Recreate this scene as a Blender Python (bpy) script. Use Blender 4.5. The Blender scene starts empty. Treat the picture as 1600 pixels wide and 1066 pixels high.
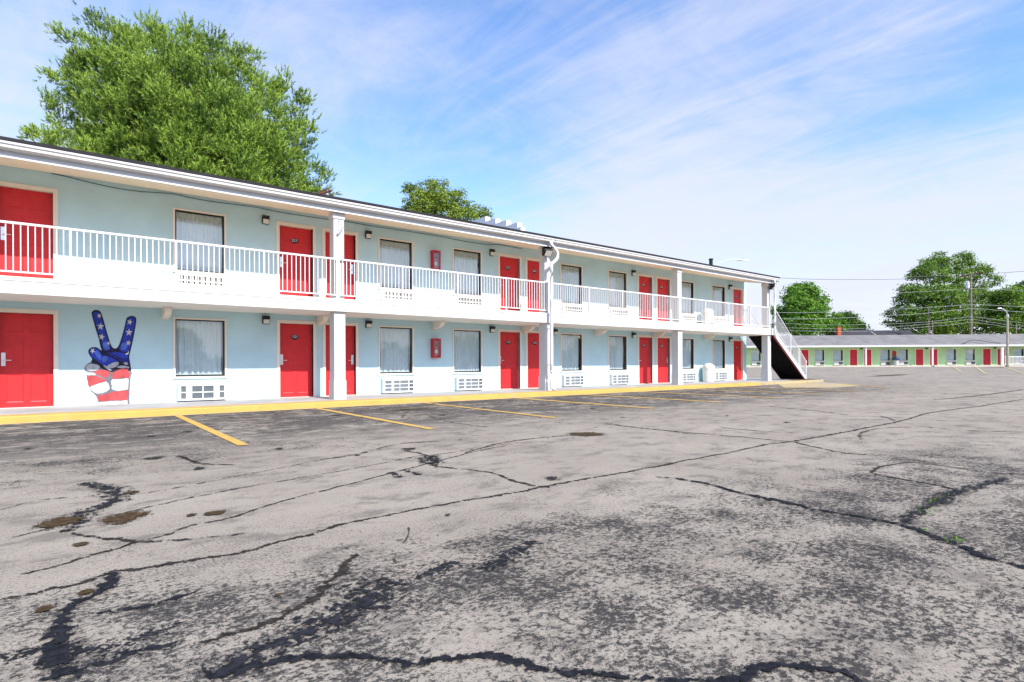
import bpy, math, random
import numpy as np
from mathutils import Vector, geometry

random.seed(7)
rng = np.random.default_rng(11)
scene = bpy.context.scene
COL = scene.collection
R = math.radians

# ------------------------------------------------------------------ camera numbers (measured on the photograph)
FOC, YAW, ROLL, HORIZ = 895.0, 0.9046, R(0.2), 34.7
EYE = 1.05
SA, CA = math.sin(YAW), math.cos(YAW)
WALL = 16.06          # the front wall stands on the plane y = WALL
WALK = 0.13           # height of the pavement in front of the rooms
FLOOR2 = 2.79         # upper floor


def ray(px, py):
    x, y = px - 800, py - 533
    u = (x * math.cos(ROLL) - y * math.sin(ROLL)) / FOC
    v = -((x * math.sin(ROLL) + y * math.cos(ROLL)) - HORIZ) / FOC
    return Vector((CA + u * SA, SA - u * CA, v))


def on_y(px, py, yp=WALL):
    r = ray(px, py)
    return Vector((0, 0, EYE)) + r * (yp / r.y)


def at_depth(px, py, d):
    return Vector((0, 0, EYE)) + ray(px, py) * d


def ground_z(x, y):
    d = x * CA + y * SA
    t = min(max((d - 34.0) / 34.0, 0.0), 1.0)
    return 0.44 * t * t * (3 - 2 * t)


def on_ground(px, py, lift=0.0):
    r = ray(px, py)
    z = 0.0
    for _ in range(12):
        if r.z > -1e-4:
            t = 90.0
        else:
            t = min((z - EYE) / r.z, 95.0)
        p = r * t
        z = ground_z(p.x, p.y)
    return Vector((p.x, p.y, z + lift))


# ------------------------------------------------------------------ materials
def new_mat(name):
    m = bpy.data.materials.new(name)
    m.use_nodes = True
    nt = m.node_tree
    nt.nodes.clear()
    out = nt.nodes.new('ShaderNodeOutputMaterial')
    return m, nt, out


def N(nt, typ, **kw):
    n = nt.nodes.new(typ)
    for k, v in kw.items():
        setattr(n, k, v)
    return n


def mixc(nt, fac, a, b, blend='MIX'):
    n = N(nt, 'ShaderNodeMix', data_type='RGBA', blend_type=blend)
    for sock, val in ((n.inputs[0], fac), (n.inputs[6], a), (n.inputs[7], b)):
        if hasattr(val, 'is_linked') or hasattr(val, 'links'):
            nt.links.new(val, sock)
        elif isinstance(val, (int, float)):
            sock.default_value = val
        else:
            sock.default_value = (*val, 1) if len(val) == 3 else val
    return n.outputs[2]


def noise(nt, scale, detail=4, rough=0.6, vec=None, dist=0.0):
    n = N(nt, 'ShaderNodeTexNoise')
    n.inputs['Scale'].default_value = scale
    n.inputs['Detail'].default_value = detail
    n.inputs['Roughness'].default_value = rough
    n.inputs['Distortion'].default_value = dist
    if vec is not None:
        nt.links.new(vec, n.inputs['Vector'])
    return n.outputs['Fac']


def maprange(nt, val, a, b, c=0.0, d=1.0, smooth=True):
    n = N(nt, 'ShaderNodeMapRange')
    if smooth:
        n.interpolation_type = 'SMOOTHSTEP'
    nt.links.new(val, n.inputs[0])
    for i, v in enumerate((a, b, c, d)):
        n.inputs[i + 1].default_value = v
    return n.outputs[0]


def mathn(nt, op, a, b=None):
    n = N(nt, 'ShaderNodeMath', operation=op)
    for i, v in enumerate((a, b)):
        if v is None:
            continue
        if isinstance(v, (int, float)):
            n.inputs[i].default_value = v
        else:
            nt.links.new(v, n.inputs[i])
    return n.outputs[0]


def mapping(nt, vec, scale=(1, 1, 1), rot=(0, 0, 0), loc=(0, 0, 0)):
    n = N(nt, 'ShaderNodeMapping')
    nt.links.new(vec, n.inputs[0])
    n.inputs['Scale'].default_value = scale
    n.inputs['Rotation'].default_value = rot
    n.inputs['Location'].default_value = loc
    return n.outputs[0]


def geo_pos(nt):
    return N(nt, 'ShaderNodeNewGeometry').outputs['Position']


def bump(nt, h, strength=0.2, dist=0.01):
    b = N(nt, 'ShaderNodeBump')
    b.inputs['Strength'].default_value = strength
    b.inputs['Distance'].default_value = dist
    nt.links.new(h, b.inputs['Height'])
    return b.outputs[0]


def paint(name, col, rough=0.6, var=0.08, scale=3.0, metal=0.0, bstr=0.0, bscale=60.0, spec=0.35, dirt=0.0,
          dirtcol=(0.25, 0.22, 0.18), bdist=0.004):
    """a painted surface: base colour with slow mottling, optional grime, fine relief"""
    m, nt, out = new_mat(name)
    p = N(nt, 'ShaderNodeBsdfPrincipled')
    p.inputs['Roughness'].default_value = rough
    p.inputs['Metallic'].default_value = metal
    p.inputs['Specular IOR Level'].default_value = spec
    pos = geo_pos(nt)
    f = noise(nt, scale, 5, 0.6, pos)
    lo = tuple(c * (1 - var) for c in col)
    hi = tuple(min(1.0, c * (1 + var)) for c in col)
    c = mixc(nt, maprange(nt, f, 0.3, 0.7), lo, hi)
    if dirt > 0:
        g = noise(nt, scale * 2.3, 8, 0.72, mapping(nt, pos, (1, 1, 0.45)))
        c = mixc(nt, maprange(nt, g, 0.56, 0.80, 0.0, dirt), c, dirtcol)
    nt.links.new(c, p.inputs['Base Color'])
    if bstr > 0:
        nt.links.new(bump(nt, noise(nt, bscale, 3, 0.6, pos), bstr, bdist), p.inputs['Normal'])
    nt.links.new(p.outputs[0], out.inputs[0])
    return m


M = {}
M['stucco'] = paint('blue_stucco', (0.485, 0.685, 0.750), 0.85, 0.06, 0.9, bstr=0.45, bscale=60, dirt=0.22, dirtcol=(0.30, 0.40, 0.42))
M['white'] = paint('white_paint', (0.60, 0.60, 0.60), 0.5, 0.03, 4, dirt=0.30, dirtcol=(0.42, 0.38, 0.33))
M['white_clean'] = paint('white_enamel', (0.72, 0.72, 0.73), 0.4, 0.02, 6, dirt=0.05)
M['column'] = paint('column_paint', (0.56, 0.56, 0.56), 0.55, 0.03, 3, bstr=0.15, bscale=40, dirt=0.35, dirtcol=(0.45, 0.40, 0.35))
M['trim'] = paint('cream_trim', (0.80, 0.72, 0.62), 0.5, 0.03, 6, dirt=0.1)
M['soffit'] = paint('cream_soffit', (0.86, 0.73, 0.57), 0.7, 0.04, 2, dirt=0.10)
M['fascia'] = paint('grey_fascia', (0.56, 0.60, 0.66), 0.5, 0.04, 3, dirt=0.12)
M['slabside'] = paint('slab_white', (0.60, 0.60, 0.59), 0.6, 0.03, 3, bstr=0.1, dirt=0.45, dirtcol=(0.38, 0.35, 0.31))
M['slabsoffit'] = paint('slab_soffit', (0.80, 0.77, 0.71), 0.7, 0.05, 1.5, dirt=0.15)
M['deck'] = paint('balcony_deck', (0.74, 0.62, 0.47), 0.8, 0.1, 2, bstr=0.2)
M['door'] = paint('red_door', (0.60, 0.017, 0.022), 0.50, 0.07, 5, spec=0.42, bstr=0.10, bscale=18)
M['steel'] = paint('brushed_steel', (0.72, 0.73, 0.76), 0.28, 0.04, 20, metal=1.0)
M['black'] = paint('black_paint', (0.012, 0.012, 0.013), 0.45, 0.1, 8)
M['bronze'] = paint('bronze_frame', (0.025, 0.024, 0.024), 0.4, 0.1, 10)
M['lampglass'] = paint('lamp_glass', (0.72, 0.69, 0.62), 0.25, 0.03, 10)
M['acbody'] = paint('ac_casing', (0.60, 0.60, 0.60), 0.45, 0.04, 5, dirt=0.12)
M['acwhite'] = paint('ac_grille_cream', (0.78, 0.74, 0.68), 0.5, 0.04, 5, dirt=0.15)
M['acdark'] = paint('ac_dark', (0.10, 0.105, 0.11), 0.55, 0.3, 14)
M['acfin'] = paint('ac_fin', (0.30, 0.36, 0.40), 0.4, 0.15, 20)
M['acshade'] = paint('ac_shadow_blue', (0.24, 0.40, 0.50), 0.7, 0.05, 4)  # blue shadow tone below the air conditioners, put into the colour
M['red'] = paint('cabinet_red', (0.50, 0.018, 0.025), 0.35, 0.05, 6)
M['extred'] = paint('bottle_red', (0.62, 0.05, 0.05), 0.3, 0.05, 6)
M['label_white'] = paint('label_white', (0.75, 0.72, 0.72), 0.5, 0.05, 12)
M['shingle'] = paint('shingle_roof', (0.20, 0.20, 0.21), 0.9, 0.25, 2.5, bstr=0.5, bscale=25, bdist=0.02)
M['roofedge'] = paint('roof_edge', (0.018, 0.017, 0.020), 0.8, 0.2, 8)
M['shingle_grey'] = paint('shingle_grey', (0.20, 0.19, 0.18), 0.9, 0.16, 0.8, bstr=0.5, bscale=14, bdist=0.03, dirt=0.35, dirtcol=(0.13, 0.125, 0.125))
M['green'] = paint('green_stucco', (0.42, 0.67, 0.36), 0.85, 0.08, 0.8, dirt=0.1, dirtcol=(0.2, 0.4, 0.2))
M['doordark'] = paint('dark_red_door', (0.56, 0.02, 0.04), 0.5, 0.06, 2)
M['binwhite'] = paint('bin_plastic', (0.74, 0.71, 0.66), 0.6, 0.05, 4, dirt=0.2)
M['bluebin'] = paint('navy_plastic', (0.02, 0.045, 0.11), 0.4, 0.1, 3)
M['stepshade'] = paint('dark_step_shade', (0.009, 0.008, 0.008), 0.9, 0.3, 5, spec=0.05)  # dark steel, with the deep shade below the stair put into its colour
M['rustred'] = paint('rust_red', (0.16, 0.03, 0.03), 0.7, 0.3, 8)
M['rust'] = paint('rust_brown', (0.085, 0.035, 0.02), 0.8, 0.4, 6)
M['bark'] = paint('bark', (0.10, 0.075, 0.055), 0.95, 0.35, 6, bstr=0.6, bscale=14, bdist=0.03)
M['pole_wood'] = paint('pole_wood', (0.21, 0.175, 0.14), 0.9, 0.2, 1.2)
M['pole_tan'] = paint('pole_tan', (0.36, 0.32, 0.25), 0.7, 0.1, 2)
M['wire'] = paint('wire_black', (0.02, 0.02, 0.022), 0.6, 0.1, 2)
M['wire_grey'] = paint('wire_grey', (0.55, 0.57, 0.58), 0.5, 0.1, 2)
M['cable'] = paint('teal_cable', (0.03, 0.09, 0.12), 0.6, 0.1, 4)
M['galv'] = paint('galvanised', (0.55, 0.56, 0.58), 0.45, 0.1, 6, metal=0.3)
M['brick'] = paint('chimney_brick', (0.42, 0.10, 0.05), 0.9, 0.15, 4)
M['slate'] = paint('dark_slate', (0.045, 0.043, 0.05), 0.85, 0.2, 1.5)
M['concrete'] = paint('walk_concrete', (0.40, 0.39, 0.38), 0.85, 0.14, 1.3, bstr=0.25, bscale=45, dirt=0.35, dirtcol=(0.2, 0.19, 0.18))
M['earth'] = paint('leaf_litter', (0.10, 0.06, 0.04), 0.95, 0.4, 8)
M['number_white'] = paint('number_white', (0.85, 0.85, 0.85), 0.5, 0.0, 5)


def worn_yellow(name, wear=0.55, base=(0.78, 0.46, 0.075), under=(0.30, 0.28, 0.26)):
    m, nt, out = new_mat(name)
    p = N(nt, 'ShaderNodeBsdfPrincipled')
    p.inputs['Roughness'].default_value = 0.75
    pos = geo_pos(nt)
    g = noise(nt, 9.0, 10, 0.72, pos)
    big = noise(nt, 0.9, 3, 0.5, pos)
    g2 = mathn(nt, 'ADD', g, mathn(nt, 'MULTIPLY', mathn(nt, 'SUBTRACT', big, 0.5), 0.5))
    c0 = mixc(nt, maprange(nt, noise(nt, 3, 5, 0.6, pos), 0.3, 0.7), tuple(b * 0.88 for b in base), base)
    c = mixc(nt, maprange(nt, g2, wear, wear + 0.07), c0, under)
    nt.links.new(c, p.inputs['Base Color'])
    nt.links.new(bump(nt, g, 0.3, 0.004), p.inputs['Normal'])
    nt.links.new(p.outputs[0], out.inputs[0])
    return m


M['yellow_curb'] = worn_yellow('yellow_curb_paint', 0.625, (0.58, 0.36, 0.085), (0.36, 0.31, 0.23))
M['yellow_line'] = worn_yellow('yellow_line_paint', 0.60, (0.60, 0.37, 0.075))
M['yellow_faded'] = worn_yellow('yellow_faded_paint', 0.49, (0.50, 0.37, 0.16), (0.31, 0.28, 0.23))


def glass_mat():
    m, nt, out = new_mat('window_glass')
    tr = N(nt, 'ShaderNodeBsdfTransparent')
    tr.inputs[0].default_value = (0.90, 0.95, 0.96, 1)
    gl = N(nt, 'ShaderNodeBsdfGlossy')
    gl.inputs['Roughness'].default_value = 0.02
    fr = N(nt, 'ShaderNodeLayerWeight')
    fr.inputs[0].default_value = 0.5
    fac = mathn(nt, 'ADD', mathn(nt, 'MULTIPLY', mathn(nt, 'POWER', fr.outputs['Facing'], 4.0), 0.82), 0.13)
    pos = geo_pos(nt)
    nt.links.new(bump(nt, noise(nt, 0.8, 2, 0.5, pos), 0.06, 0.05), gl.inputs['Normal'])
    mx = N(nt, 'ShaderNodeMixShader')
    nt.links.new(fac, mx.inputs[0])
    nt.links.new(tr.outputs[0], mx.inputs[1])
    nt.links.new(gl.outputs[0], mx.inputs[2])
    nt.links.new(mx.outputs[0], out.inputs[0])
    return m


M['glass'] = glass_mat()
M['curtain'] = paint('curtain_cloth', (0.68, 0.76, 0.80), 0.9, 0.05, 3)
M['valance'] = paint('valance_cloth', (0.42, 0.47, 0.44), 0.9, 0.05, 3)
M['room'] = paint('dark_room', (0.02, 0.022, 0.028), 0.9, 0.1, 1)


def leaf_mat(name, dark, light, trans=(0.25, 0.4, 0.05), tfac=0.3, nscale=0.5):
    m, nt, out = new_mat(name)
    at = N(nt, 'ShaderNodeAttribute', attribute_name='tint')
    pos = geo_pos(nt)
    f = mathn(nt, 'ADD', mathn(nt, 'MULTIPLY', at.outputs['Fac'], 0.65),
              mathn(nt, 'MULTIPLY', noise(nt, nscale, 3, 0.6, pos), 0.45))
    c = mixc(nt, maprange(nt, f, 0.2, 0.85), dark, light)
    p = N(nt, 'ShaderNodeBsdfPrincipled')
    p.inputs['Roughness'].default_value = 0.55
    p.inputs['Specular IOR Level'].default_value = 0.25
    nt.links.new(c, p.inputs['Base Color'])
    t = N(nt, 'ShaderNodeBsdfTranslucent')
    nt.links.new(mixc(nt, 0.5, c, trans), t.inputs[0])
    mx = N(nt, 'ShaderNodeMixShader')
    mx.inputs[0].default_value = tfac
    nt.links.new(p.outputs[0], mx.inputs[1])
    nt.links.new(t.outputs[0], mx.inputs[2])
    nt.links.new(mx.outputs[0], out.inputs[0])
    return m


M['needles'] = leaf_mat('pine_needles', (0.030, 0.085, 0.012), (0.34, 0.49, 0.075), (0.32, 0.46, 0.03), 0.20, 0.35)
M['leaf_mid'] = leaf_mat('leaf_midgreen', (0.08, 0.15, 0.014), (0.36, 0.45, 0.06), (0.25, 0.36, 0.03), 0.3, 0.6)
M['leaf_bright'] = leaf_mat('leaf_bright', (0.04, 0.12, 0.012), (0.21, 0.40, 0.045), (0.20, 0.42, 0.03), 0.3, 0.3)
M['leaf_deep'] = leaf_mat('leaf_deep', (0.035, 0.085, 0.014), (0.12, 0.22, 0.03), (0.15, 0.28, 0.03), 0.25, 0.3)


M['leaf_green'] = leaf_mat('leaf_green', (0.04, 0.11, 0.014), (0.24, 0.38, 0.055), (0.25, 0.40, 0.03), 0.3, 0.25)


def asphalt_mat():
    m, nt, out = new_mat('worn_asphalt')
    p = N(nt, 'ShaderNodeBsdfPrincipled')
    p.inputs['Roughness'].default_value = 0.95
    p.inputs['Specular IOR Level'].default_value = 0.08
    pos = geo_pos(nt)
    wear = N(nt, 'ShaderNodeAttribute', attribute_name='wear').outputs['Fac']
    # bleached, sandy surface
    a = noise(nt, 0.55, 5, 0.6, pos)
    base = mixc(nt, maprange(nt, a, 0.3, 0.7), (0.262, 0.226, 0.180), (0.335, 0.296, 0.240))
    fine = noise(nt, 130.0, 3, 0.75, pos)
    base = mixc(nt, maprange(nt, fine, 0.42, 0.60, 0.0, 0.60), base, (0.41, 0.362, 0.30))
    base = mixc(nt, maprange(nt, noise(nt, 0.23, 4, 0.6, mapping(nt, pos, (1, 1, 1), (0, 0, 0.3))), 0.45, 0.75, 0.0, 0.35), base, (0.24, 0.20, 0.165))
    # blotches a hand to an arm wide
    blot = noise(nt, 2.6, 9, 0.74, mapping(nt, pos, (0.8, 1.2, 1), (0, 0, 0.4)), 0.3)
    base = mixc(nt, maprange(nt, blot, 0.49, 0.64, 0.0, 0.66), base, (0.135, 0.120, 0.102))
    # pits between the stones, everywhere
    grit = noise(nt, 62.0, 6, 0.8, pos)
    drift = noise(nt, 0.9, 5, 0.65, mapping(nt, pos, (0.7, 1.3, 1), (0, 0, 0.5)))
    pit = maprange(nt, mathn(nt, 'ADD', grit, mathn(nt, 'MULTIPLY', mathn(nt, 'SUBTRACT', drift, 0.5), 0.30)), 0.545, 0.59, 0.0, 0.85)
    base = mixc(nt, pit, base, (0.085, 0.078, 0.074))
    # where the pale skin has worn off the dark binder shows: flakes, not a wash
    fl = noise(nt, 27.0, 8, 0.86, mapping(nt, pos, (1.0, 1.2, 1)), 0.25)
    med = noise(nt, 2.0, 7, 0.72, pos)
    s = mathn(nt, 'ADD', fl, mathn(nt, 'MULTIPLY', mathn(nt, 'SUBTRACT', med, 0.5), 0.50))
    s = mathn(nt, 'ADD', s, mathn(nt, 'MULTIPLY', wear, 0.120))
    mask = maprange(nt, s, 0.612, 0.630)
    darkc = mixc(nt, maprange(nt, fine, 0.35, 0.65), (0.012, 0.0125, 0.015), (0.042, 0.040, 0.041))
    col = mixc(nt, mathn(nt, 'MULTIPLY', mask, 0.90), base, darkc)
    # traffic film on the parking bays
    film = N(nt, 'ShaderNodeAttribute', attribute_name='film').outputs['Fac']
    ff = mathn(nt, 'ADD', mathn(nt, 'MULTIPLY', noise(nt, 5.0, 9, 0.78, mapping(nt, pos, (0.75, 1.1, 1)), 0.3), 0.6), mathn(nt, 'MULTIPLY', noise(nt, 1.1, 6, 0.7, mapping(nt, pos, (0.6, 1.3, 1))), 0.5))
    fm = mathn(nt, 'MULTIPLY', film, maprange(nt, ff, 0.465, 0.575))
    col = mixc(nt, fm, col, mixc(nt, maprange(nt, fl, 0.44, 0.60), (0.092, 0.082, 0.076), (0.034, 0.032, 0.032)))
    # oil
    oil = N(nt, 'ShaderNodeAttribute', attribute_name='oil').outputs['Fac']
    om = maprange(nt, mathn(nt, 'ADD', oil, mathn(nt, 'MULTIPLY', mathn(nt, 'SUBTRACT', noise(nt, 11, 6, 0.7, pos), 0.5), 0.9)), 0.30, 0.62, 0.0, 0.85)
    col = mixc(nt, om, col, (0.050, 0.034, 0.018))
    nt.links.new(col, p.inputs['Base Color'])
    h = mathn(nt, 'ADD', mathn(nt, 'MULTIPLY', fine, 0.5), mathn(nt, 'MULTIPLY', mask, -0.6))
    h = mathn(nt, 'ADD', h, mathn(nt, 'MULTIPLY', grit, 0.5))
    nt.links.new(bump(nt, h, 0.55, 0.006), p.inputs['Normal'])
    nt.links.new(p.outputs[0], out.inputs[0])
    return m


M['asphalt'] = asphalt_mat()


def tar_mat(name, thr=0.30, col=(0.020, 0.019, 0.020), nsc=9.0, amp=5.0):
    """a tarred crack: a strip whose ragged edge breaks up in flakes (real holes in the strip)"""
    m, nt, out = new_mat(name)
    p = N(nt, 'ShaderNodeBsdfPrincipled')
    p.inputs['Roughness'].default_value = 0.9
    p.inputs['Specular IOR Level'].default_value = 0.08
    pos = geo_pos(nt)
    c = mixc(nt, maprange(nt, noise(nt, 25, 6, 0.7, pos), 0.35, 0.7), col, tuple(v * 2.6 for v in col))
    nt.links.new(c, p.inputs['Base Color'])
    nt.links.new(bump(nt, noise(nt, 45, 5, 0.7, pos), 0.5, 0.005), p.inputs['Normal'])
    e = N(nt, 'ShaderNodeAttribute', attribute_name='edge').outputs['Fac']     # 1 on the spine, 0 at the rim
    n1 = noise(nt, nsc, 10, 0.75, pos)
    n2 = noise(nt, 55.0, 4, 0.7, pos)
    nn = mathn(nt, 'ADD', mathn(nt, 'MULTIPLY', n1, 0.7), mathn(nt, 'MULTIPLY', n2, 0.3))
    s = mathn(nt, 'ADD', e, mathn(nt, 'MULTIPLY', mathn(nt, 'SUBTRACT', nn, 0.5), amp))
    a = maprange(nt, s, thr, thr + 0.06)
    tr = N(nt, 'ShaderNodeBsdfTransparent')
    mx = N(nt, 'ShaderNodeMixShader')
    nt.links.new(a, mx.inputs[0])
    nt.links.new(tr.outputs[0], mx.inputs[1])
    nt.links.new(p.outputs[0], mx.inputs[2])
    nt.links.new(mx.outputs[0], out.inputs[0])
    return m


M['tar'] = tar_mat('tar_crack', 0.56, (0.020, 0.017, 0.015), 12.0, 6.5)
M['tar_solid'] = tar_mat('tar_seal', 0.50, (0.010, 0.0105, 0.013), 12.0, 6.0)
M['tar_faint'] = tar_mat('hairline_crack', 0.66, (0.045, 0.037, 0.030), 7.0, 7.0)
M['tar_flake'] = tar_mat('flaked_tar', 0.70, (0.013, 0.0135, 0.016), 18.0, 9.0)


# ------------------------------------------------------------------ mesh builder
class MB:
    def __init__(s):
        s.v, s.f, s.m = [], [], []

    def poly(s, pts, m=0):
        b = len(s.v)
        s.v += [tuple(p) for p in pts]
        s.f.append(tuple(range(b, b + len(pts))))
        s.m.append(m)

    def box(s, x0, x1, y0, y1, z0, z1, m=0, ch=0.0):
        if ch > 0:      # chamfered along the vertical edges
            pts = [(x0 + ch, y0), (x1 - ch, y0), (x1, y0 + ch), (x1, y1 - ch), (x1 - ch, y1), (x0 + ch, y1), (x0, y1 - ch), (x0, y0 + ch)]
            s.prism(pts, z0, z1, m)
            return
        b = len(s.v)
        s.v += [(x0, y0, z0), (x1, y0, z0), (x1, y1, z0), (x0, y1, z0), (x0, y0, z1), (x1, y0, z1), (x1, y1, z1), (x0, y1, z1)]
        for q in ((0, 3, 2, 1), (4, 5, 6, 7), (0, 1, 5, 4), (1, 2, 6, 5), (2, 3, 7, 6), (3, 0, 4, 7)):
            s.f.append(tuple(b + i for i in q))
            s.m.append(m)

    def prism(s, pts, z0, z1, m=0):
        n = len(pts)
        b = len(s.v)
        s.v += [(x, y, z0) for x, y in pts] + [(x, y, z1) for x, y in pts]
        s.f.append(tuple(b + n - 1 - i for i in range(n)))
        s.f.append(tuple(b + n + i for i in range(n)))
        s.m += [m, m]
        for i in range(n):
            j = (i + 1) % n
            s.f.append((b + i, b + j, b + n + j, b + n + i))
            s.m.append(m)

    def extrude(s, pts, d, m=0):
        """closed outline of 3-D points pushed along vector d"""
        n = len(pts)
        b = len(s.v)
        s.v += [tuple(p) for p in pts] + [tuple(Vector(p) + Vector(d)) for p in pts]
        s.f.append(tuple(b + i for i in range(n)))
        s.f.append(tuple(b + 2 * n - 1 - i for i in range(n)))
        s.m += [m, m]
        for i in range(n):
            j = (i + 1) % n
            s.f.append((b + j, b + i, b + n + i, b + n + j))
            s.m.append(m)

    def tube(s, pts, r, n=8, m=0, caps=True):
        pts = [Vector(p) for p in pts]
        rs = r if isinstance(r, (list, tuple)) else [r] * len(pts)
        b = len(s.v)
        for i, p in enumerate(pts):
            t = (pts[min(i + 1, len(pts) - 1)] - pts[max(i - 1, 0)])
            if t.length < 1e-9:
                t = Vector((0, 0, 1))
            t.normalize()
            u = t.cross(Vector((0, 0, 1)))
            if u.length < 1e-3:
                u = Vector((1, 0, 0))
            u.normalize()
            w = t.cross(u)
            for k in range(n):
                a = 2 * math.pi * k / n
                s.v.append(tuple(p + (u * math.cos(a) + w * math.sin(a)) * rs[i]))
        for i in range(len(pts) - 1):
            for k in range(n):
                k2 = (k + 1) % n
                s.f.append((b + i * n + k, b + i * n + k2, b + (i + 1) * n + k2, b + (i + 1) * n + k))
                s.m.append(m)
        if caps:
            s.f.append(tuple(b + k for k in reversed(range(n))))
            s.f.append(tuple(b + (len(pts) - 1) * n + k for k in range(n)))
            s.m += [m, m]

    def lathe(s, prof, n=24, m=0, c=(0, 0)):
        b = len(s.v)
        for r, z in prof:
            for k in range(n):
                a = 2 * math.pi * k / n
                s.v.append((c[0] + r * math.cos(a), c[1] + r * math.sin(a), z))
        for i in range(len(prof) - 1):
            for k in range(n):
                k2 = (k + 1) % n
                s.f.append((b + i * n + k, b + i * n + k2, b + (i + 1) * n + k2, b + (i + 1) * n + k))
                s.m.append(m)
        s.f.append(tuple(b + (len(prof) - 1) * n + k for k in range(n)))
        s.m.append(m)

    def panel(s, x0, x1, z0, z1, holes, y, m=0, depth=0.0, rm=None, back=None, slope=0.0):
        """a flat front at y (facing -y) with rectangular holes; reveals run back by depth; back: material of a floor to each hole"""
        xs = sorted({x0, x1, *[h[0] for h in holes], *[h[1] for h in holes]})
        zs = sorted({z0, z1, *[h[2] for h in holes], *[h[3] for h in holes]})
        for i in range(len(xs) - 1):
            run = None
            for j in range(len(zs) - 1):
                cx, cz = (xs[i] + xs[i + 1]) / 2, (zs[j] + zs[j + 1]) / 2
                inside = any(h[0] < cx < h[1] and h[2] < cz < h[3] for h in holes) or not (x0 < cx < x1 and z0 < cz < z1)
                if not inside:
                    s.poly([(xs[i], y, zs[j]), (xs[i + 1], y, zs[j]), (xs[i + 1], y, zs[j + 1]), (xs[i], y, zs[j + 1])], m)
        rm = m if rm is None else rm
        if depth:
            yb = y + depth
            for a, b, c, d in holes:
                A, B, C, D = a + slope, b - slope, c + slope, d - slope
                s.poly([(a, y, c), (A, yb, C), (A, yb, D), (a, y, d)], rm)
                s.poly([(b, y, c), (b, y, d), (B, yb, D), (B, yb, C)], rm)
                s.poly([(a, y, d), (A, yb, D), (B, yb, D), (b, y, d)], rm)
                s.poly([(a, y, c), (b, y, c), (B, yb, C), (A, yb, C)], rm)
                if back is not None:
                    s.poly([(A, yb, C), (B, yb, C), (B, yb, D), (A, yb, D)], back)

    def build(s, name, mats, parent=None, loc=(0, 0, 0), smooth=False):
        me = bpy.data.meshes.new(name)
        me.from_pydata(s.v, [], s.f)
        for mt in (mats if isinstance(mats, (list, tuple)) else [mats]):
            me.materials.append(M[mt] if isinstance(mt, str) else mt)
        me.polygons.foreach_set('material_index', s.m)
        if smooth:
            me.polygons.foreach_set('use_smooth', [True] * len(s.f))
        me.update()
        o = bpy.data.objects.new(name, me)
        COL.objects.link(o)
        o.location = loc
        if parent is not None:
            o.parent = parent
        return o


def tag(o, label=None, cat=None, group=None, kind=None):
    if label:
        o['label'] = label
    if cat:
        o['category'] = cat
    if group:
        o['group'] = group
    if kind:
        o['kind'] = kind
    return o


def thing(name, label, cat, loc=(0, 0, 0), group=None):
    o = bpy.data.objects.new(name, None)
    COL.objects.link(o)
    o.location = loc
    o.empty_display_size = 0.2
    return tag(o, label, cat, group)


def kids(o):
    return [c for c in COL.objects if c.parent == o]


def dup(o, loc=None, parent='same'):
    """copy of an object with copies of its children (and theirs), mesh data shared"""
    ch = kids(o)
    c = o.copy()
    COL.objects.link(c)
    if parent != 'same':
        c.parent = parent
    if loc is not None:
        c.location = loc
    for k in ch:
        dup(k, None, c)
    return c


def text_geo(s, size):
    cu = bpy.data.curves.new('t', 'FONT')
    cu.body = s
    cu.size = size
    cu.align_x = 'CENTER'
    cu.align_y = 'CENTER'
    cu.extrude = 0.001
    ob = bpy.data.objects.new('t', cu)
    COL.objects.link(ob)
    bpy.context.view_layer.update()
    me = bpy.data.meshes.new_from_object(ob.evaluated_get(bpy.context.evaluated_depsgraph_get()))
    vs = [v.co.copy() for v in me.vertices]
    fs = [tuple(p.vertices) for p in me.polygons]
    bpy.data.objects.remove(ob)
    bpy.data.curves.remove(cu)
    bpy.data.meshes.remove(me)
    return vs, fs


# ------------------------------------------------------------------ ground
def gauss(X, Y, cx, cy, sx, sy, rot=0.0):
    dx, dy = X - cx, Y - cy
    u = dx * math.cos(rot) + dy * math.sin(rot)
    v = -dx * math.sin(rot) + dy * math.cos(rot)
    return np.exp(-0.5 * ((u / sx) ** 2 + (v / sy) ** 2))


def axis(lo, hi, near0, near1, step):
    a = list(np.arange(near0, near1 + 1e-6, step))
    p, d = near1, step
    while p < hi:
        d *= 1.25
        p += d
        a.append(min(p, hi))
    p, d = near0, step
    while p > lo:
        d *= 1.25
        p -= d
        a.insert(0, max(p, lo))
    return np.array(a)


xs = axis(-500, 700, -4.0, 34.0, 0.16)
ys = axis(-500, 700, -4.0, 17.0, 0.16)
GX, GY = np.meshgrid(xs, ys)
D = GX * CA + GY * SA
T = np.clip((D - 34) / 34, 0, 1)
GZ = 0.44 * T * T * (3 - 2 * T)
wear = np.zeros_like(GX)
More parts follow.
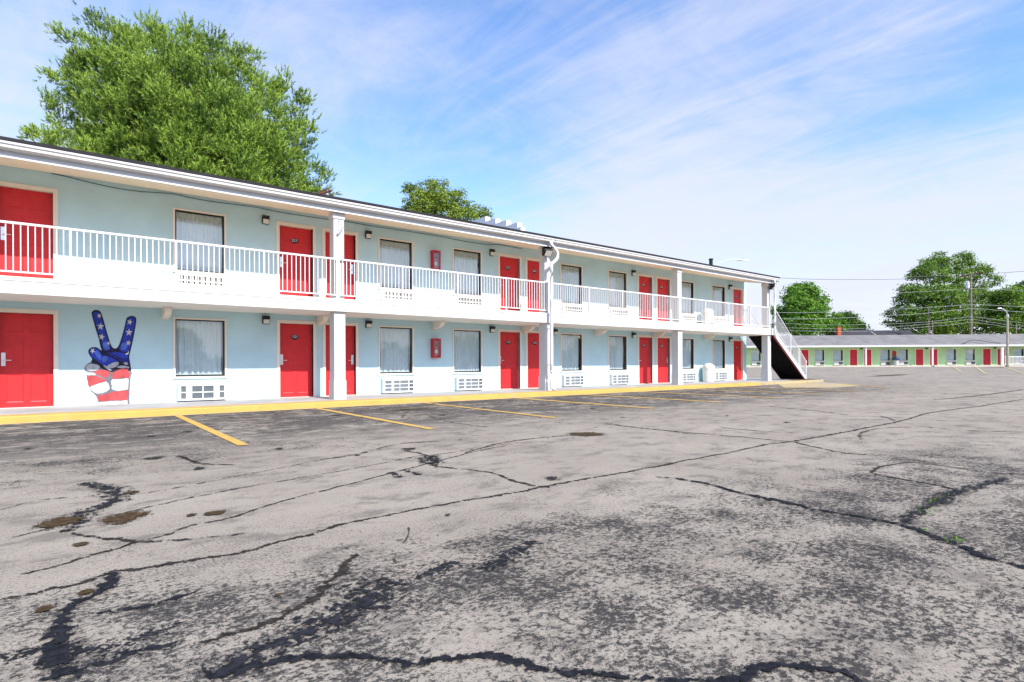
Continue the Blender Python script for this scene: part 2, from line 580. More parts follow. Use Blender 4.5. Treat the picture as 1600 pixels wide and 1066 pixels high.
# bald patches: pixel on the photo -> place on the lot, with sizes in metres (along x, along y)
for px, py, sx, sy, amt in ((1300, 900, .75, .75, .85), (1240, 820, .9, .7, .55), (1500, 985, .5, .4, .9), (1575, 925, .5, .4, .9), (1100, 780, 1.0, .8, .40),
                            (900, 960, .8, .6, .65), (700, 1010, .5, .5, .8), (500, 960, .8, .25, .75), (230, 985, .7, .35, .9), (90, 1000, .3, .5, .8),
                            (650, 920, .8, .35, .55), (720, 880, .35, .22, .95), (830, 850, .35, .2, .8), (1050, 1020, .8, .4, .75), (1400, 860, .6, .5, .7),
                            (1560, 800, .8, .6, .75), (1520, 740, 1.0, .7, .6), (1380, 775, 1.0, .5, .55), (350, 900, .6, .4, .35), (820, 1045, .5, .2, .8),
                            (1000, 880, .9, .6, .60), (60, 745, 1.0, .5, .55), (150, 720, 1.4, .6, .60), (420, 700, 1.2, .6, .5), (1150, 960, .5, .5, .7),
                            (1450, 930, .6, .5, .6), (1430, 700, 2.0, 1.0, .30), (350, 1010, .5, .3, .8), (1180, 1000, .6, .4, .7), (1350, 1030, .5, .3, .8)):
    g = on_ground(px, py)
    wear += amt * gauss(GX, GY, g.x, g.y, sx, sy)
for gx0, gy0, sx, sy, amt in ((3.6, -.6, 1.0, .7, .8), (5.5, .2, 1.4, .8, .6), (1.0, -1.2, 1.1, .8, .8), (-1.8, .8, .9, .7, .7), (-3.0, 3.5, 1.2, 1.0, .6), (7.5, 1.6, 1.5, .8, .6), (-.8, -2.6, 1.4, .9, .7), (3.0, -3.0, 1.6, .9, .7)):
    wear += amt * gauss(GX, GY, gx0, gy0, sx, sy)
bay = (1 / (1 + np.exp(-(GY - 8.3) * 1.6))) * (1 / (1 + np.exp(-(26 - GX) * 0.5)))
wear += 0.70 * bay
wear = np.clip(wear * 0.72, 0, 1.0) - 0.10
film = np.clip(0.92 * bay + 0.25 * gauss(GX, GY, 30, 14, 5, 3), 0, 1)
oil = np.zeros_like(GX)
for px, py, sx, sy, amt in ((1566, 574, 2.5, 1.2, 1.0), (640, 640, .7, .35, .65),
                            (1390, 582, 3, .5, .9), (1010, 570 + 40, .5, .3, .4)):
    g = on_ground(px, py)
    oil += amt * gauss(GX, GY, g.x, g.y, sx, sy)
nx, ny = len(xs), len(ys)
gv = np.stack([GX.ravel(), GY.ravel(), GZ.ravel()], 1)
idx = np.arange(nx * ny).reshape(ny, nx)
gf = np.stack([idx[:-1, :-1], idx[:-1, 1:], idx[1:, 1:], idx[1:, :-1]], -1).reshape(-1, 4)


def np_mesh(name, v, f, mat, attrs=(), smooth=False, parent=None, fattrs=()):
    me = bpy.data.meshes.new(name)
    k = f.shape[1]
    me.vertices.add(len(v))
    me.vertices.foreach_set('co', np.ascontiguousarray(v, dtype=np.float32).ravel())
    me.loops.add(f.size)
    me.loops.foreach_set('vertex_index', np.ascontiguousarray(f, dtype=np.int32).ravel())
    me.polygons.add(len(f))
    me.polygons.foreach_set('loop_start', np.arange(0, f.size, k, dtype=np.int32))
    me.polygons.foreach_set('loop_total', np.full(len(f), k, dtype=np.int32))
    if smooth:
        me.polygons.foreach_set('use_smooth', np.ones(len(f), dtype=bool))
    me.materials.append(M[mat])
    for an, arr in attrs:
        a = me.attributes.new(an, 'FLOAT', 'POINT')
        a.data.foreach_set('value', np.ascontiguousarray(arr, dtype=np.float32).ravel())
    for an, arr in fattrs:
        a = me.attributes.new(an, 'FLOAT', 'FACE')
        a.data.foreach_set('value', np.ascontiguousarray(arr, dtype=np.float32).ravel())
    me.update(calc_edges=True)
    me.validate()
    o = bpy.data.objects.new(name, me)
    COL.objects.link(o)
    if parent is not None:
        o.parent = parent
    return o


o = np_mesh('parking_lot', gv, gf, 'asphalt', (('wear', wear), ('film', film), ('oil', oil)), True)
tag(o, 'bleached cracked asphalt car park running to the horizon', 'ground', kind='structure')


# ------------------------------------------------------------------ cracks in the asphalt
def smooth_path(pts, n=6):
    P = [pts[0]] + list(pts) + [pts[-1]]
    out = []
    for i in range(1, len(P) - 2):
        p0, p1, p2, p3 = P[i - 1], P[i], P[i + 1], P[i + 2]
        for k in range(n):
            t = k / n
            out.append(0.5 * ((2 * p1) + (p2 - p0) * t + (2 * p0 - 5 * p1 + 4 * p2 - p3) * t * t + (3 * p1 - p0 - 3 * p2 + p3) * t ** 3))
    out.append(P[-2])
    return out


WID = {'tar': 0.62, 'tar_solid': 0.74, 'tar_faint': 0.9, 'tar_flake': 1.25}


def crack(name, pix, w, mat, lift, label, wob=0.013):
    """pix: points on the photo; w: half width in metres (one number or one per point)"""
    pts = [on_ground(*p) for p in pix]
    ws = list(w) if isinstance(w, (list, tuple)) else [w] * len(pts)
    path = smooth_path([Vector((p.x, p.y, wv)) for p, wv in zip(pts, ws)], 8)
    # equal steps, small wander
    dense = []
    for a, b in zip(path[:-1], path[1:]):
        L = (Vector((b.x, b.y, 0)) - Vector((a.x, a.y, 0))).length
        k = max(1, int(L / 0.12))
        for i in range(k):
            dense.append(a.lerp(b, i / k))
    dense.append(path[-1])
    V, F, E = [], [], []
    off = 0.0
    for i, p in enumerate(dense):
        t = dense[min(i + 1, len(dense) - 1)] - dense[max(i - 1, 0)]
        t.z = 0
        if t.length < 1e-6:
            t = Vector((1, 0, 0))
        t.normalize()
        nrm = Vector((-t.y, t.x, 0))
        off = 0.85 * off + random.uniform(-wob, wob)
        hw = max(p.z * WID[mat], 0.004) * random.uniform(0.75, 1.25)
        if i == 0 or i == len(dense) - 1:
            hw *= 0.2
        for sgn, e in ((-1, 0.0), (0, 1.0), (1, 0.0)):
            q = Vector((p.x, p.y, 0)) + nrm * (off + sgn * hw)
            V.append((q.x, q.y, ground_z(q.x, q.y) + lift))
            E.append(e)
        if i:
            b = 3 * i
            F += [(b - 3, b - 2, b + 1, b), (b - 2, b - 1, b + 2, b + 1)]
    o = np_mesh(name, np.array(V), np.array(F), mat, (('edge', np.array(E)),))
    return tag(o, label, 'crack', 'cracks in the car park asphalt', 'structure')


RIGHT_ = (SA, -CA)


def r1(L):
    return [(x / 2, 660 + y / 2) for x, y in L]


def r2(L):
    return [(800 + x / 2, 560 + y / 2) for x, y in L]


def r3(L):
    return [(500 + x / 2.667, 560 + y / 2.667) for x, y in L]


CR = [
    (r1([(0, 555), (130, 525), (230, 508), (350, 470), (500, 450), (700, 415), (850, 378), (1000, 340), (1150, 300), (1300, 270), (1450, 245), (1600, 222)])
     + r2([(110, 400), (220, 380), (350, 358), (450, 338), (560, 315), (700, 290), (800, 270), (880, 260)]), 0.055, 'tar'),
    (r2([(880, 260), (960, 245), (1080, 222), (1200, 198), (1320, 168), (1470, 148), (1600, 128)]), 0.075, 'tar'),
    (r1([(65, 478), (200, 445), (350, 400), (480, 362), (600, 325), (750, 290), (900, 245), (1050, 205), (1200, 165), (1340, 130), (1500, 90), (1600, 70)]), 0.030, 'tar'),
    (r3([(600, 395), (780, 350), (1000, 325), (1180, 315)]), 0.06, 'tar'),
    (r1([(20, 362), (130, 340), (250, 312), (400, 282), (560, 245), (760, 207), (960, 170), (1150, 138), (1300, 108), (1400, 98), (1600, 65)]), 0.022, 'tar'),
    (r1([(0, 275), (150, 240), (420, 225), (650, 185), (800, 160), (1000, 120), (1200, 85)]), 0.018, 'tar_faint'),
    (r1([(260, 190), (330, 205), (355, 235), (320, 265), (250, 290), (235, 320), (205, 345)]), [.10, .12, .12, .10, .10, .07, .05], 'tar_flake'),
    (r1([(205, 345), (330, 362), (450, 372), (600, 365), (770, 348)]), [.04, .05, .045, .03, .025], 'tar'),
    (r1([(355, 472), (330, 505), (270, 555), (215, 610), (190, 660), (205, 730), (180, 805)]), [.05, .08, .06, .06, .09, .11, .10], 'tar_solid'),
    (r1([(0, 735), (90, 712), (190, 705), (330, 712), (460, 665), (570, 622)]), [.06, .05, .05, .05, .06, .03], 'tar_flake'),
    (r1([(200, 790), (330, 755), (430, 720), (560, 690)]), [.05, .05, .05, .03], 'tar_flake'),
    (r1([(300, 598), (420, 578), (530, 550), (615, 528)]), .035, 'tar_solid'),
    (r1([(1105, 412), (1080, 455), (1045, 495), (1000, 540), (930, 585), (850, 625), (720, 665), (620, 690)]), [.05, .07, .06, .06, .07, .06, .05, .03], 'tar'),
    (r1([(1240, 490), (1150, 545), (1050, 605), (950, 660), (850, 710), (730, 770), (650, 800)]), [.08, .20, .16, .14, .12, .11, .10], 'tar_flake'),
    (r1([(640, 800), (800, 765), (950, 735), (1100, 735), (1200, 748), (1280, 755), (1400, 742), (1600, 745)])
     + r2([(100, 975), (250, 995), (400, 1004), (550, 1006)]), [.05, .06, .06, .045, .045, .05, .05, .06, .05, .035, .03, .03], 'tar_solid'),
    (r2([(400, 1006), (550, 1003), (700, 995), (800, 972), (900, 967), (1010, 990), (1100, 1012)]), [.02, .03, .05, .07, .06, .05, .04], 'tar_solid'),
    (r2([(450, 372), (520, 378), (620, 395), (740, 428), (850, 450), (960, 478), (1080, 498), (1220, 522), (1330, 560), (1420, 590), (1500, 630), (1600, 660), (1720, 700)]),
     [.03, .06, .05, .06, .07, .05, .05, .06, .07, .075, .07, .06, .05], 'tar_solid'),
    (r2([(1220, 518), (1270, 490), (1310, 462), (1400, 420), (1450, 408), (1540, 375)]), [.05, .07, .08, .10, .08, .08], 'tar_flake'),
    (r2([(1400, 420), (1340, 400), (1250, 385), (1130, 360), (1150, 340), (1230, 325), (1290, 328), (1400, 345), (1500, 357), (1620, 362)]), [.08, .06, .06, .07, .05, .05, .05, .04, .04, .04], 'tar'),
    (r2([(280, 205), (420, 220), (550, 232), (700, 245), (800, 255), (880, 262)]), .055, 'tar'),
    (r2([(880, 262), (960, 280), (1050, 297), (1110, 302)]), .06, 'tar'),
    (r2([(1090, 255), (1090, 235), (1150, 220), (1280, 215), (1400, 225), (1600, 232)]), .05, 'tar_faint'),
    (r2([(650, 217), (780, 228), (900, 235)]), .04, 'tar_faint'),
    (r3([(350, 385), (440, 405), (470, 430), (480, 450), (560, 458), (640, 468), (740, 485), (800, 505), (880, 532), (960, 540)]), [.05, .05, .12, .08, .04, .035, .035, .05, .05, .04], 'tar'),
    (r3([(440, 405), (450, 440), (490, 430), (470, 405)]), .08, 'tar_flake'),
    (r3([(300, 475), (330, 500)]), .06, 'tar_flake'),
    (r3([(350, 465), (415, 490)]), .05, 'tar_flake'),
    (r3([(440, 235), (520, 262), (620, 278), (700, 288)]), .05, 'tar_faint'),
    (r3([(1180, 268), (1300, 285), (1420, 300), (1580, 318)]), .04, 'tar'),
    (r3([(0, 425), (160, 398), (340, 355), (500, 345)]), .04, 'tar_faint'),
    (r2([(800, 150), (950, 165), (1050, 178)]), .06, 'tar_faint'),
    (r2([(1150, 180), (1200, 196)]), .06, 'tar_faint'),
    (r1([(560, 105), (620, 128), (740, 135)]), [.08, .06, .03], 'tar'),
    (r1([(1225, 405), (1240, 445)]), .012, 'tar_faint'),
    (r1([(1275, 325), (1268, 380)]), .012, 'tar_faint'),
    (r2([(1320, 130), (1450, 118), (1600, 98)]), .12, 'tar_faint'),
    (r2([(900, 110), (1020, 102), (1180, 96)]), .12, 'tar_faint'),
    (r1([(1480, 455), (1540, 440), (1620, 395), (1660, 370)]), [.05, .09, .08, .05], 'tar_flake'),
    (r1([(1300, 487), (1360, 470), (1440, 440)]), [.05, .10, .06], 'tar_flake'),
]
crack_words = {'tar': 'dark ragged crack across the bleached asphalt', 'tar_solid': 'wide black tar seam across the asphalt',
               'tar_faint': 'faint hairline crack in the asphalt', 'tar_flake': 'flaking patch of black tar on the asphalt'}
crack_name = {'tar': 'asphalt_crack', 'tar_solid': 'tar_seam', 'tar_faint': 'hairline_crack', 'tar_flake': 'tar_patch'}
for i, (p, w, mt) in enumerate(CR):
    crack(crack_name[mt], p, w, mt, 0.003 + 0.0006 * (i % 9), crack_words[mt])

# oil stains: ragged brown discs lying on the asphalt
M['oil'] = tar_mat('oil_stain', 0.40, (0.040, 0.026, 0.013), 10.0, 3.0)
M['drip'] = tar_mat('oil_drip', 0.45, (0.022, 0.020, 0.019), 16.0, 4.0)


def disc(V, F, E_, c, rx, ry, rot, lift):
    b = len(V)
    V.append((c.x, c.y, ground_z(c.x, c.y) + lift))
    E_.append(1.0)
    n = 18
    for k in range(n):
        a = 2 * math.pi * k / n
        u, v = rx * math.cos(a), ry * math.sin(a)
        V.append((c.x + u * math.cos(rot) - v * math.sin(rot), c.y + u * math.sin(rot) + v * math.cos(rot), c.z + lift))
        E_.append(0.0)
    for k in range(n):
        F.append((b, b + 1 + k, b + 1 + (k + 1) % n))


for px, py, w_, h_ in ((92, 818, 66, 20), (197, 810, 68, 22), (133, 927, 26, 10), (70, 953, 22, 9), (126, 852, 28, 8), (335, 803, 34, 9), (300, 806, 16, 5), (435, 932, 12, 5), (915, 679, 66, 8), (700, 806, 10, 4), (205, 771, 22, 6)):
    c = on_ground(px, py)
    dist = math.hypot(c.x, c.y)
    rx = w_ / 2 * (c.x * CA + c.y * SA) / FOC * 1.35
    ry = abs(on_ground(px, py - h_ / 2).length - on_ground(px, py + h_ / 2).length) * .62
    V, F, E_ = [], [], []
    disc(V, F, E_, c, rx, ry, math.atan2(RIGHT_[1], RIGHT_[0]), .0095)
    o = np_mesh('oil_stain', np.array(V), np.array(F), 'oil', (('edge', np.array(E_)),))
    tag(o, 'brown oil stain soaked into the asphalt', 'stain', 'oil stains on the car park', 'structure')
V, F, E_ = [], [], []
for _ in range(170):
    c = Vector((random.uniform(-3, 22), random.gauss(11.2, 1.9) if random.random() < .75 else random.uniform(3.5, 12), 0))
    if c.y > 13.3:
        continue
    r_ = random.choice((.03, .04, .05, .07, .11)) * random.uniform(.7, 1.4)
    disc(V, F, E_, c, r_ * random.uniform(1, 1.6), r_, random.uniform(0, 3), .0100)
o = np_mesh('oil_drips', np.array(V), np.array(F), 'drip', (('edge', np.array(E_)),))
tag(o, 'small dark oil drips scattered over the parking bays', 'oil drips', kind='stuff')

# weeds in the cracks
V, F, TN = [], [], []
for px, py, n, s in ((1465, 785, 26, .035), (1445, 800, 18, .03), (1485, 775, 10, .03), (1445, 829, 14, .02), (1490, 845, 26, .02), (590, 698, 18, .08), (880, 668, 14, .1)):
    g = on_ground(px, py)
    for _ in range(n):
        b = Vector((g.x + random.gauss(0, s * 1.6), g.y + random.gauss(0, s), 0.002))
        a = random.uniform(0, 6.28)
        h = random.uniform(.006, .018)
        d = Vector((math.cos(a), math.sin(a), 0))
        q = Vector((-d.y, d.x, 0)) * 0.006
        k = len(V)
        V += [b - q, b + q, b + d * h * 1.2 + Vector((0, 0, h))]
        F.append((k, k + 1, k + 2))
        TN.append(random.random())
o = np_mesh('weeds', np.array([tuple(v) for v in V]), np.array(F), 'leaf_bright', fattrs=(('tint', np.array(TN)),))
tag(o, 'tiny green weeds sprouting from the cracks in the asphalt', 'weeds', kind='stuff')

# ------------------------------------------------------------------ pavement, kerb, lines
XL, XR = -6.0, 31.6
b = MB()
b.box(XL, XR, 14.12, 24.0, -0.2, WALK)
o = b.build('pavement', 'concrete')
tag(o, 'grey concrete walk along the room doors', 'pavement', kind='structure')
b = MB()
ck = 25.2
b.extrude([(XL, 13.60, -.2), (XL, 13.60, WALK - .02), (XL, 13.62, WALK), (XL, 14.12, WALK), (XL, 14.12, -.2)], (ck - XL, 0, 0), 0)
b.extrude([(ck, 13.60, -.2), (ck, 13.60, WALK - .03), (ck, 13.64, WALK - .005), (ck, 14.12, WALK - .005), (ck, 14.12, -.2)], (XR - ck, 0, 0), 1)
o = b.build('kerb', ['yellow_curb', 'yellow_faded'])
tag(o, 'yellow painted kerb in front of the blue motel', 'kerb', kind='structure')
b = MB()
b.poly([(XL, 13.44, .004), (ck, 13.44, .004), (ck, 13.57, .004), (XL, 13.57, .004)])
o = b.build('gutter_line', worn_yellow('gutter_line_paint', 0.47, (0.70, 0.52, 0.25), (0.36, 0.33, 0.29)))
tag(o, 'thin worn yellow line at the foot of the kerb', 'painted line', kind='structure')

for i, x in enumerate((1.86, 4.72, 7.60, 10.70, 13.55, 16.45, 19.4, 22.3)):
    b = MB()
    xe = x + (-0.02, -0.08, -.20, -.05, .10, .1, .1, .1)[i]
    n = 12
    hw = .065 if i < 3 else .095
    y0, y1 = 13.43, (7.95, 7.97, 8.05, 8.3, 8.4, 8.4, 8.4, 8.4)[i]
    for k in range(n):
        ya, yb = y0 + (y1 - y0) * k / n, y0 + (y1 - y0) * (k + 1) / n
        xa, xb = x + (xe - x) * k / n, x + (xe - x) * (k + 1) / n
        b.poly([(xa - hw, ya, .008), (xb - hw, yb, .008), (xb + hw, yb, .008), (xa + hw, ya, .008)])
    o = b.build('bay_line', 'yellow_line')
    tag(o, 'yellow parking bay line painted on the asphalt', 'painted line', 'yellow bay lines along the kerb', 'structure')

# pale pad and yellow edge round the foot of the stairs
pad = [on_ground(*p, 0.006) for p in ((1215, 600), (1250, 594.5), (1300, 598.5), (1345, 603), (1300, 606), (1225, 606))]
b = MB()
b.poly(pad)
o = b.build('pad', 'yellow_faded')
tag(o, 'faded yellow hatching on the asphalt by the stairs', 'painted line', kind='structure')
b = MB()
l0, l1 = on_ground(1318, 600.5, .012), on_ground(1390, 606.5, .012)
t = (l1 - l0).normalized()
nn = Vector((-t.y, t.x, 0)) * .07
b.poly([l0 - nn, l1 - nn, l1 + nn, l0 + nn])
o = b.build('bay_line', 'yellow_line')
tag(o, 'yellow parking bay line painted on the asphalt', 'painted line', 'yellow bay lines along the kerb', 'structure')

# ------------------------------------------------------------------ blue motel
motel = thing('blue_motel', 'long two storey pale blue motel with red doors and white balcony', 'motel')
DOORX = [-1.04, 4.64, 5.89, 12.09, 13.34, 19.60, 20.86, 27.05]
DW = 0.90
WINX = [2.18, 7.55, 10.18, 15.02, 17.70, 22.49, 25.16]
WW = 1.10
levels = (0.0, FLOOR2 - WALK)
holes = []
for lv in levels:
    for x in DOORX:
        holes.append((x, x + DW, WALK + lv, WALK + 2.03 + lv))
    for x in WINX:
        zb = 0.75 if lv == 0 else 3.36
        zt = 2.16 if lv == 0 else 4.83
        holes.append((x, x + WW, zb, zt))
END = 28.30
b = MB()
b.panel(XL, END, WALK - .05, 5.28, holes, WALL, 0, 0.10, 0)
b.poly([(END, WALL, WALK - .05), (END, 25.5, WALK - .05), (END, 25.5, 5.28), (END, WALL, 5.28)])
b.poly([(XL, 25.5, 0), (XL, WALL, 0), (XL, WALL, 5.28), (XL, 25.5, 5.28)])
b.poly([(END, 25.5, 0), (XL, 25.5, 0), (XL, 25.5, 5.28), (END, 25.5, 5.28)])
b.poly([(XL, 16.75, 0), (END, 16.75, 0), (END, 16.75, 5.28), (XL, 16.75, 5.28)], 1)
b.poly([(XL, WALL + .001, 2.6), (END - .01, WALL + .001, 2.6), (END - .01, 16.75, 2.6), (XL, 16.75, 2.6)], 1)
b.poly([(XL, WALL + .001, 5.27), (END - .01, WALL + .001, 5.27), (END - .01, 16.75, 5.27), (XL, 16.75, 5.27)], 1)
b.build('wall', ['stucco', 'room'], motel)

# gable triangle and roof: pitch 0.27 from the eave up to the ridge
EY, EZ, PITCH, RIDGE = 14.18, 5.25, 0.27, 20.8
rz = EZ + (RIDGE - EY) * PITCH
b = MB()
b.extrude([(END - .05, WALL + .05, 5.28), (END - .05, 25.5, 5.28), (END - .05, RIDGE, rz - .1)], (.06, 0, 0))
b.build('gable', 'stucco', motel)
RX = 28.12
b = MB()
t_ = 0.045
b.extrude([(XL, EY, EZ), (XL, RIDGE, rz), (XL, 2 * RIDGE - EY, EZ), (XL, 2 * RIDGE - EY, EZ - t_), (XL, RIDGE, rz - t_), (XL, EY, EZ - t_)], (RX - XL, 0, 0))
roof = b.build('roof', 'shingle', motel)
b = MB()
b.box(XL, RX + .02, EY - .03, EY - .002, EZ - .024, EZ + .018)
b.box(XL, RX + .02, EY - .002, EY + .10, EZ + .004 + .02, EZ + .042)
b.build('drip_edge', 'roofedge', roof)
b = MB()
# soffit slopes from the wall head to the outer beam
b.extrude([(XL, WALL + .02, 5.29), (XL, WALL + .02, 5.25), (XL, 14.375, 4.97), (XL, 14.375, 5.02)], (RX - .02 - XL, 0, 0))
b.build('soffit', 'soffit', motel)
b = MB()
b.box(XL, RX, 14.34, 14.38, 4.955, 5.20)
b.build('fascia', 'fascia', motel)
b = MB()
b.box(XL, RX, 14.30, 14.34, 4.945, 4.975)
b.build('trim_strip', 'white_clean', motel)


def gutter(x0, x1):
    b = MB()
    prof = [(14.34, 5.075), (14.20, 5.075), (14.165, 5.10), (14.16, 5.15), (14.135, 5.165), (14.13, 5.205), (14.145, 5.205), (14.15, 5.18), (14.34, 5.18)]
    b.extrude([(x0, y, z) for y, z in prof], (x1 - x0, 0, 0))
    return b.build('gutter', 'white', motel)


gutter(XL, 12.98)
gutter(13.0, RX)
# rake board at the right end
b = MB()
b.extrude([(RX, EY, EZ - .20), (RX, EY, EZ - .004), (RX, RIDGE, rz - .004), (RX, RIDGE, rz - .20)], (.03, 0, 0))
b.build('rake_board', 'white', motel)
# stepped fire parapet across the roof
b = MB()
st = [(15.69, 5.87), (15.88, 6.06), (16.53, 6.27), (17.18, 6.47), (17.82, 6.67), (20.4, 6.67)]
prof = []
for i in range(len(st) - 1):
    prof += [(12.75, st[i][0], st[i][1]), (12.75, st[i + 1][0], st[i][1])]
prof = [(12.75, 15.69, 5.45)] + prof + [(12.75, 20.4, 5.45)]
b.extrude(prof, (.22, 0, 0))
b.build('parapet', paint('parapet_paint', (0.72, 0.74, 0.76), .6, .04, 3, dirt=.15), roof)
b = MB()
p = on_y(1111, 414, 18.2)
b.lathe([(.10, 5.9), (.10, p.z + .28), (.125, p.z + .28), (.125, p.z + .34)], 14, 0, (p.x, 18.2))
b.build('vent_pipe', 'black', roof, smooth=False)

# balcony
SY, SZ0, SZ1 = 14.32, 2.40, 2.72
SX1 = 27.75
b = MB()
b.box(XL, SX1, SY, WALL - .003, SZ0 + .04, SZ1, 0)
b.poly([(XL, SY + .05, SZ0), (XL, WALL, SZ0), (SX1, WALL, SZ0), (SX1, SY + .05, SZ0)], 1)
b.box(XL, SX1, SY + .002, SY + .05, SZ0, SZ0 + .04, 0)
slab = b.build('balcony_slab', ['slabside', 'slabsoffit'], motel)
b = MB()
b.box(XL, SX1, SY + .04, WALL - .004, SZ1 + .002, SZ1 + .012)
b.build('deck', 'deck', slab)
b = MB()
b.box(XL, SX1 + .01, SY - .012, SY, SZ1 - .075, SZ1 - .005)
b.build('edge_strip', 'fascia', slab)
for x in (-1.84, 1.90, 5.64, 9.38, 13.1, 16.85, 20.57, 24.4):
    b = MB()
    prof = [(WALL, SZ0), (WALL, 2.14), (WALL - .10, 2.14)]
    for k in range(9):
        a = k / 8 * math.pi / 2
        prof.append((WALL - .10 - .48 * math.sin(a) * 1.0, 2.14 + .03 + .23 * (1 - math.cos(a))))
    prof.append((WALL - .60, SZ0))
    b.extrude([(0, y, z) for y, z in prof], (.14, 0, 0))
    b.build('bracket', 'trim', slab, (x, 0, 0))

# columns
for x in (-1.76, 5.51, 12.74, 20.08, 27.36):
    b = MB()
    b.box(x, x + .30, 14.40, 14.72, WALK, SZ0 - .001, 0, .008)
    b.box(x - .018, x + .318, 14.382, 14.738, WALK, .62, 0, .01)
    b.box(x, x + .28, 14.42, 14.70, SZ1 + .002, 4.99, 0, .008)
    b.box(x - .02, x + .30, 14.40, 14.72, 4.80, 4.985, 0, .01)
    b.build('column', 'column', motel)
# small fitting on the big column
b = MB()
b.tube([(5.64, 14.395, 4.95), (5.65, 14.395, 4.62)], .006, 6)
b.tube([(5.60, 14.36, 4.40), (5.72, 14.33, 4.60)], .028, 8)
b.box(5.63, 5.69, 14.36, 14.40, 4.46, 4.53)
b.build('conduit', 'galv', motel)


# doors
def door_leaf(hand):
    b = MB()
    W, H, y = DW, 2.03, 0.0
    pan = []
    for a, c in ((.11, .40), (.50, .79)):
        pan += [(a, c, .12, .72), (a, c, .84, 1.50), (a, c, 1.62, 1.90)]
    b.panel(0.006, W - .006, 0.012, H - .006, pan, y, 0, .009, 0, 0, .022)
    b.box(0, W, .03, .04, 0, H, 0)
    o = b.build('door', 'door', motel)
    f = MB()
    fy0 = -.118
    f.box(-.085, 0.0, fy0, .035, 0, H + .085)
    f.box(W, W + .085, fy0, .035, 0, H + .085)
    f.box(0, W, fy0, .035, H, H + .085)
    f.box(0, W, -.09, .03, -.005, .012)
    f.build('door_frame', 'trim', o)
    h = MB()
    hx = .07 if hand == 'L' else W - .07
    h.box(hx - .035, hx + .035, -.018, -.001, .90, 1.18)
    h.tube([(hx, -.018, 1.02), (hx, -.06, 1.02), (hx + (.13 if hand == 'L' else -.13), -.062, 1.02)], .011, 8)
    h.box(hx - .022, hx + .022, -.024, -.018, 1.10, 1.15)
    h.build('handle', 'steel', o)
    return o


def number_plate(door, num):
    b = MB()
    b.lathe([(.001, 0), (.085, 0), (.085, .004)], 20)
    b.v = [(x * 1.15 + DW / 2 - .02, -.004 - z, y * .85 + 1.66) for x, y, z in b.v]
    vs, fs = text_geo(num, .105)
    k = len(b.v)
    b.v += [(v.x + DW / 2 - .02, -.0095 - v.z, v.y + 1.67) for v in vs]
    for f in fs:
        b.f.append(tuple(k + i for i in f))
        b.m.append(1)
    return b.build('number_plate', ['black', 'number_white'], door)


dl, dr = door_leaf('L'), door_leaf('R')
used = set()
hands = ['L', 'L', 'R', 'L', 'R', 'L', 'R', 'L']
for lv, z in enumerate((WALK, FLOOR2)):
    for i, x in enumerate(DOORX):
        src = dl if hands[i] == 'L' else dr
        loc = (x, WALL + .10, z)
        if src.name not in used:
            used.add(src.name)
            d = src
            d.location = loc
        else:
            bare = [c for c in kids(src) if not c.name.startswith('number_plate')]
            d = src.copy()
            COL.objects.link(d)
            d.location = loc
            for c in bare:
                cc = c.copy()
                COL.objects.link(cc)
                cc.parent = d
        if i > 0:
            number_plate(d, str((lv + 1) * 100 + 20 + i))


# windows
def make_window(z0, z1, upper, arched=False, gap=.05, ph0=0.0, folds=9.3):
    H = z1 - z0
    b = MB()          # cream lining outside + dark bronze sash
    b.box(-.045, 0, -.02, .045, -.03, H + .04, 0)
    b.box(WW, WW + .045, -.02, .045, -.03, H + .04, 0)
    b.box(0, WW, -.02, .045, H, H + .04, 0)
    b.box(-.055, WW + .055, -.04, .045, -.055, -.002, 0)
    o = b.build('window', 'trim', motel)
    f = MB()
    f.box(.001, .022, .03, .075, 0, H)
    f.box(WW - .035, WW - .001, .03, .075, 0, H)
    f.box(.022, WW - .035, .03, .075, H - .028, H - .001)
    f.box(.035, WW - .035, .03, .075, .001, .03)
    f.build('sash', 'bronze', o)
    g = MB()
    g.poly([(.035, .052, .03), (WW - .035, .052, .03), (WW - .035, .052, H - .035), (.035, .052, H - .035)])
    g.build('pane', 'glass', o)
    # pleated curtain hung a little behind the pane
    n = 150
    V, F, Mi = [], [], []
    hem = 6
    for j in range(hem + 1):
        z = .04 + (H - .06) * j / hem
        for i in range(n + 1):
            u = i / n
            x = .02 + u * (WW - gap)
            ph = ph0 + u * folds * 2 * math.pi
            amp = .034 * (1 - .35 * j / hem) * (.75 + .25 * math.sin(u * 5 + ph0))
            y = .108 + amp * math.sin(ph + .8 * math.sin(u * 13)) + .006 * math.sin(u * 140 + j)
            V.append((x + .006 * math.sin(j * .9 + u * 30), y, z))
    for j in range(hem):
        for i in range(n):
            k = j * (n + 1) + i
            F.append((k, k + 1, k + n + 2, k + n + 1))
    c = MB()
    c.v, c.f, c.m = V, F, [0] * len(F)
    c.build('curtain', 'curtain', o, smooth=True)
    if upper:
        v = MB()
        n = 60
        for i in range(n):
            u0, u1 = i / n, (i + 1) / n
            q = [(.04 + u * (WW - .12), .066 + .010 * math.sin(u * 7 * 2 * math.pi)) for u in (u0, u1)]
            v.poly([(q[0][0], q[0][1], H - .19), (q[1][0], q[1][1], H - .19), (q[1][0], q[1][1], H - .04), (q[0][0], q[0][1], H - .04)])
        v.build('valance', 'valance', o, smooth=True)
    if arched:
        v = MB()
        n = 20
        for i in range(n):
            u0, u1 = i / n, (i + 1) / n
            def zz(u):
                return H - .035 - max(0.0, .13 * (abs(u - .5) * 2) ** 2.2)
            v.poly([(.035 + u0 * (WW - .07), .045, zz(u0)), (.035 + u1 * (WW - .07), .045, zz(u1)), (.035 + u1 * (WW - .07), .045, H - .034), (.035 + u0 * (WW - .07), .045, H - .034)])
        v.build('arch_trim', 'trim', o)
    return o


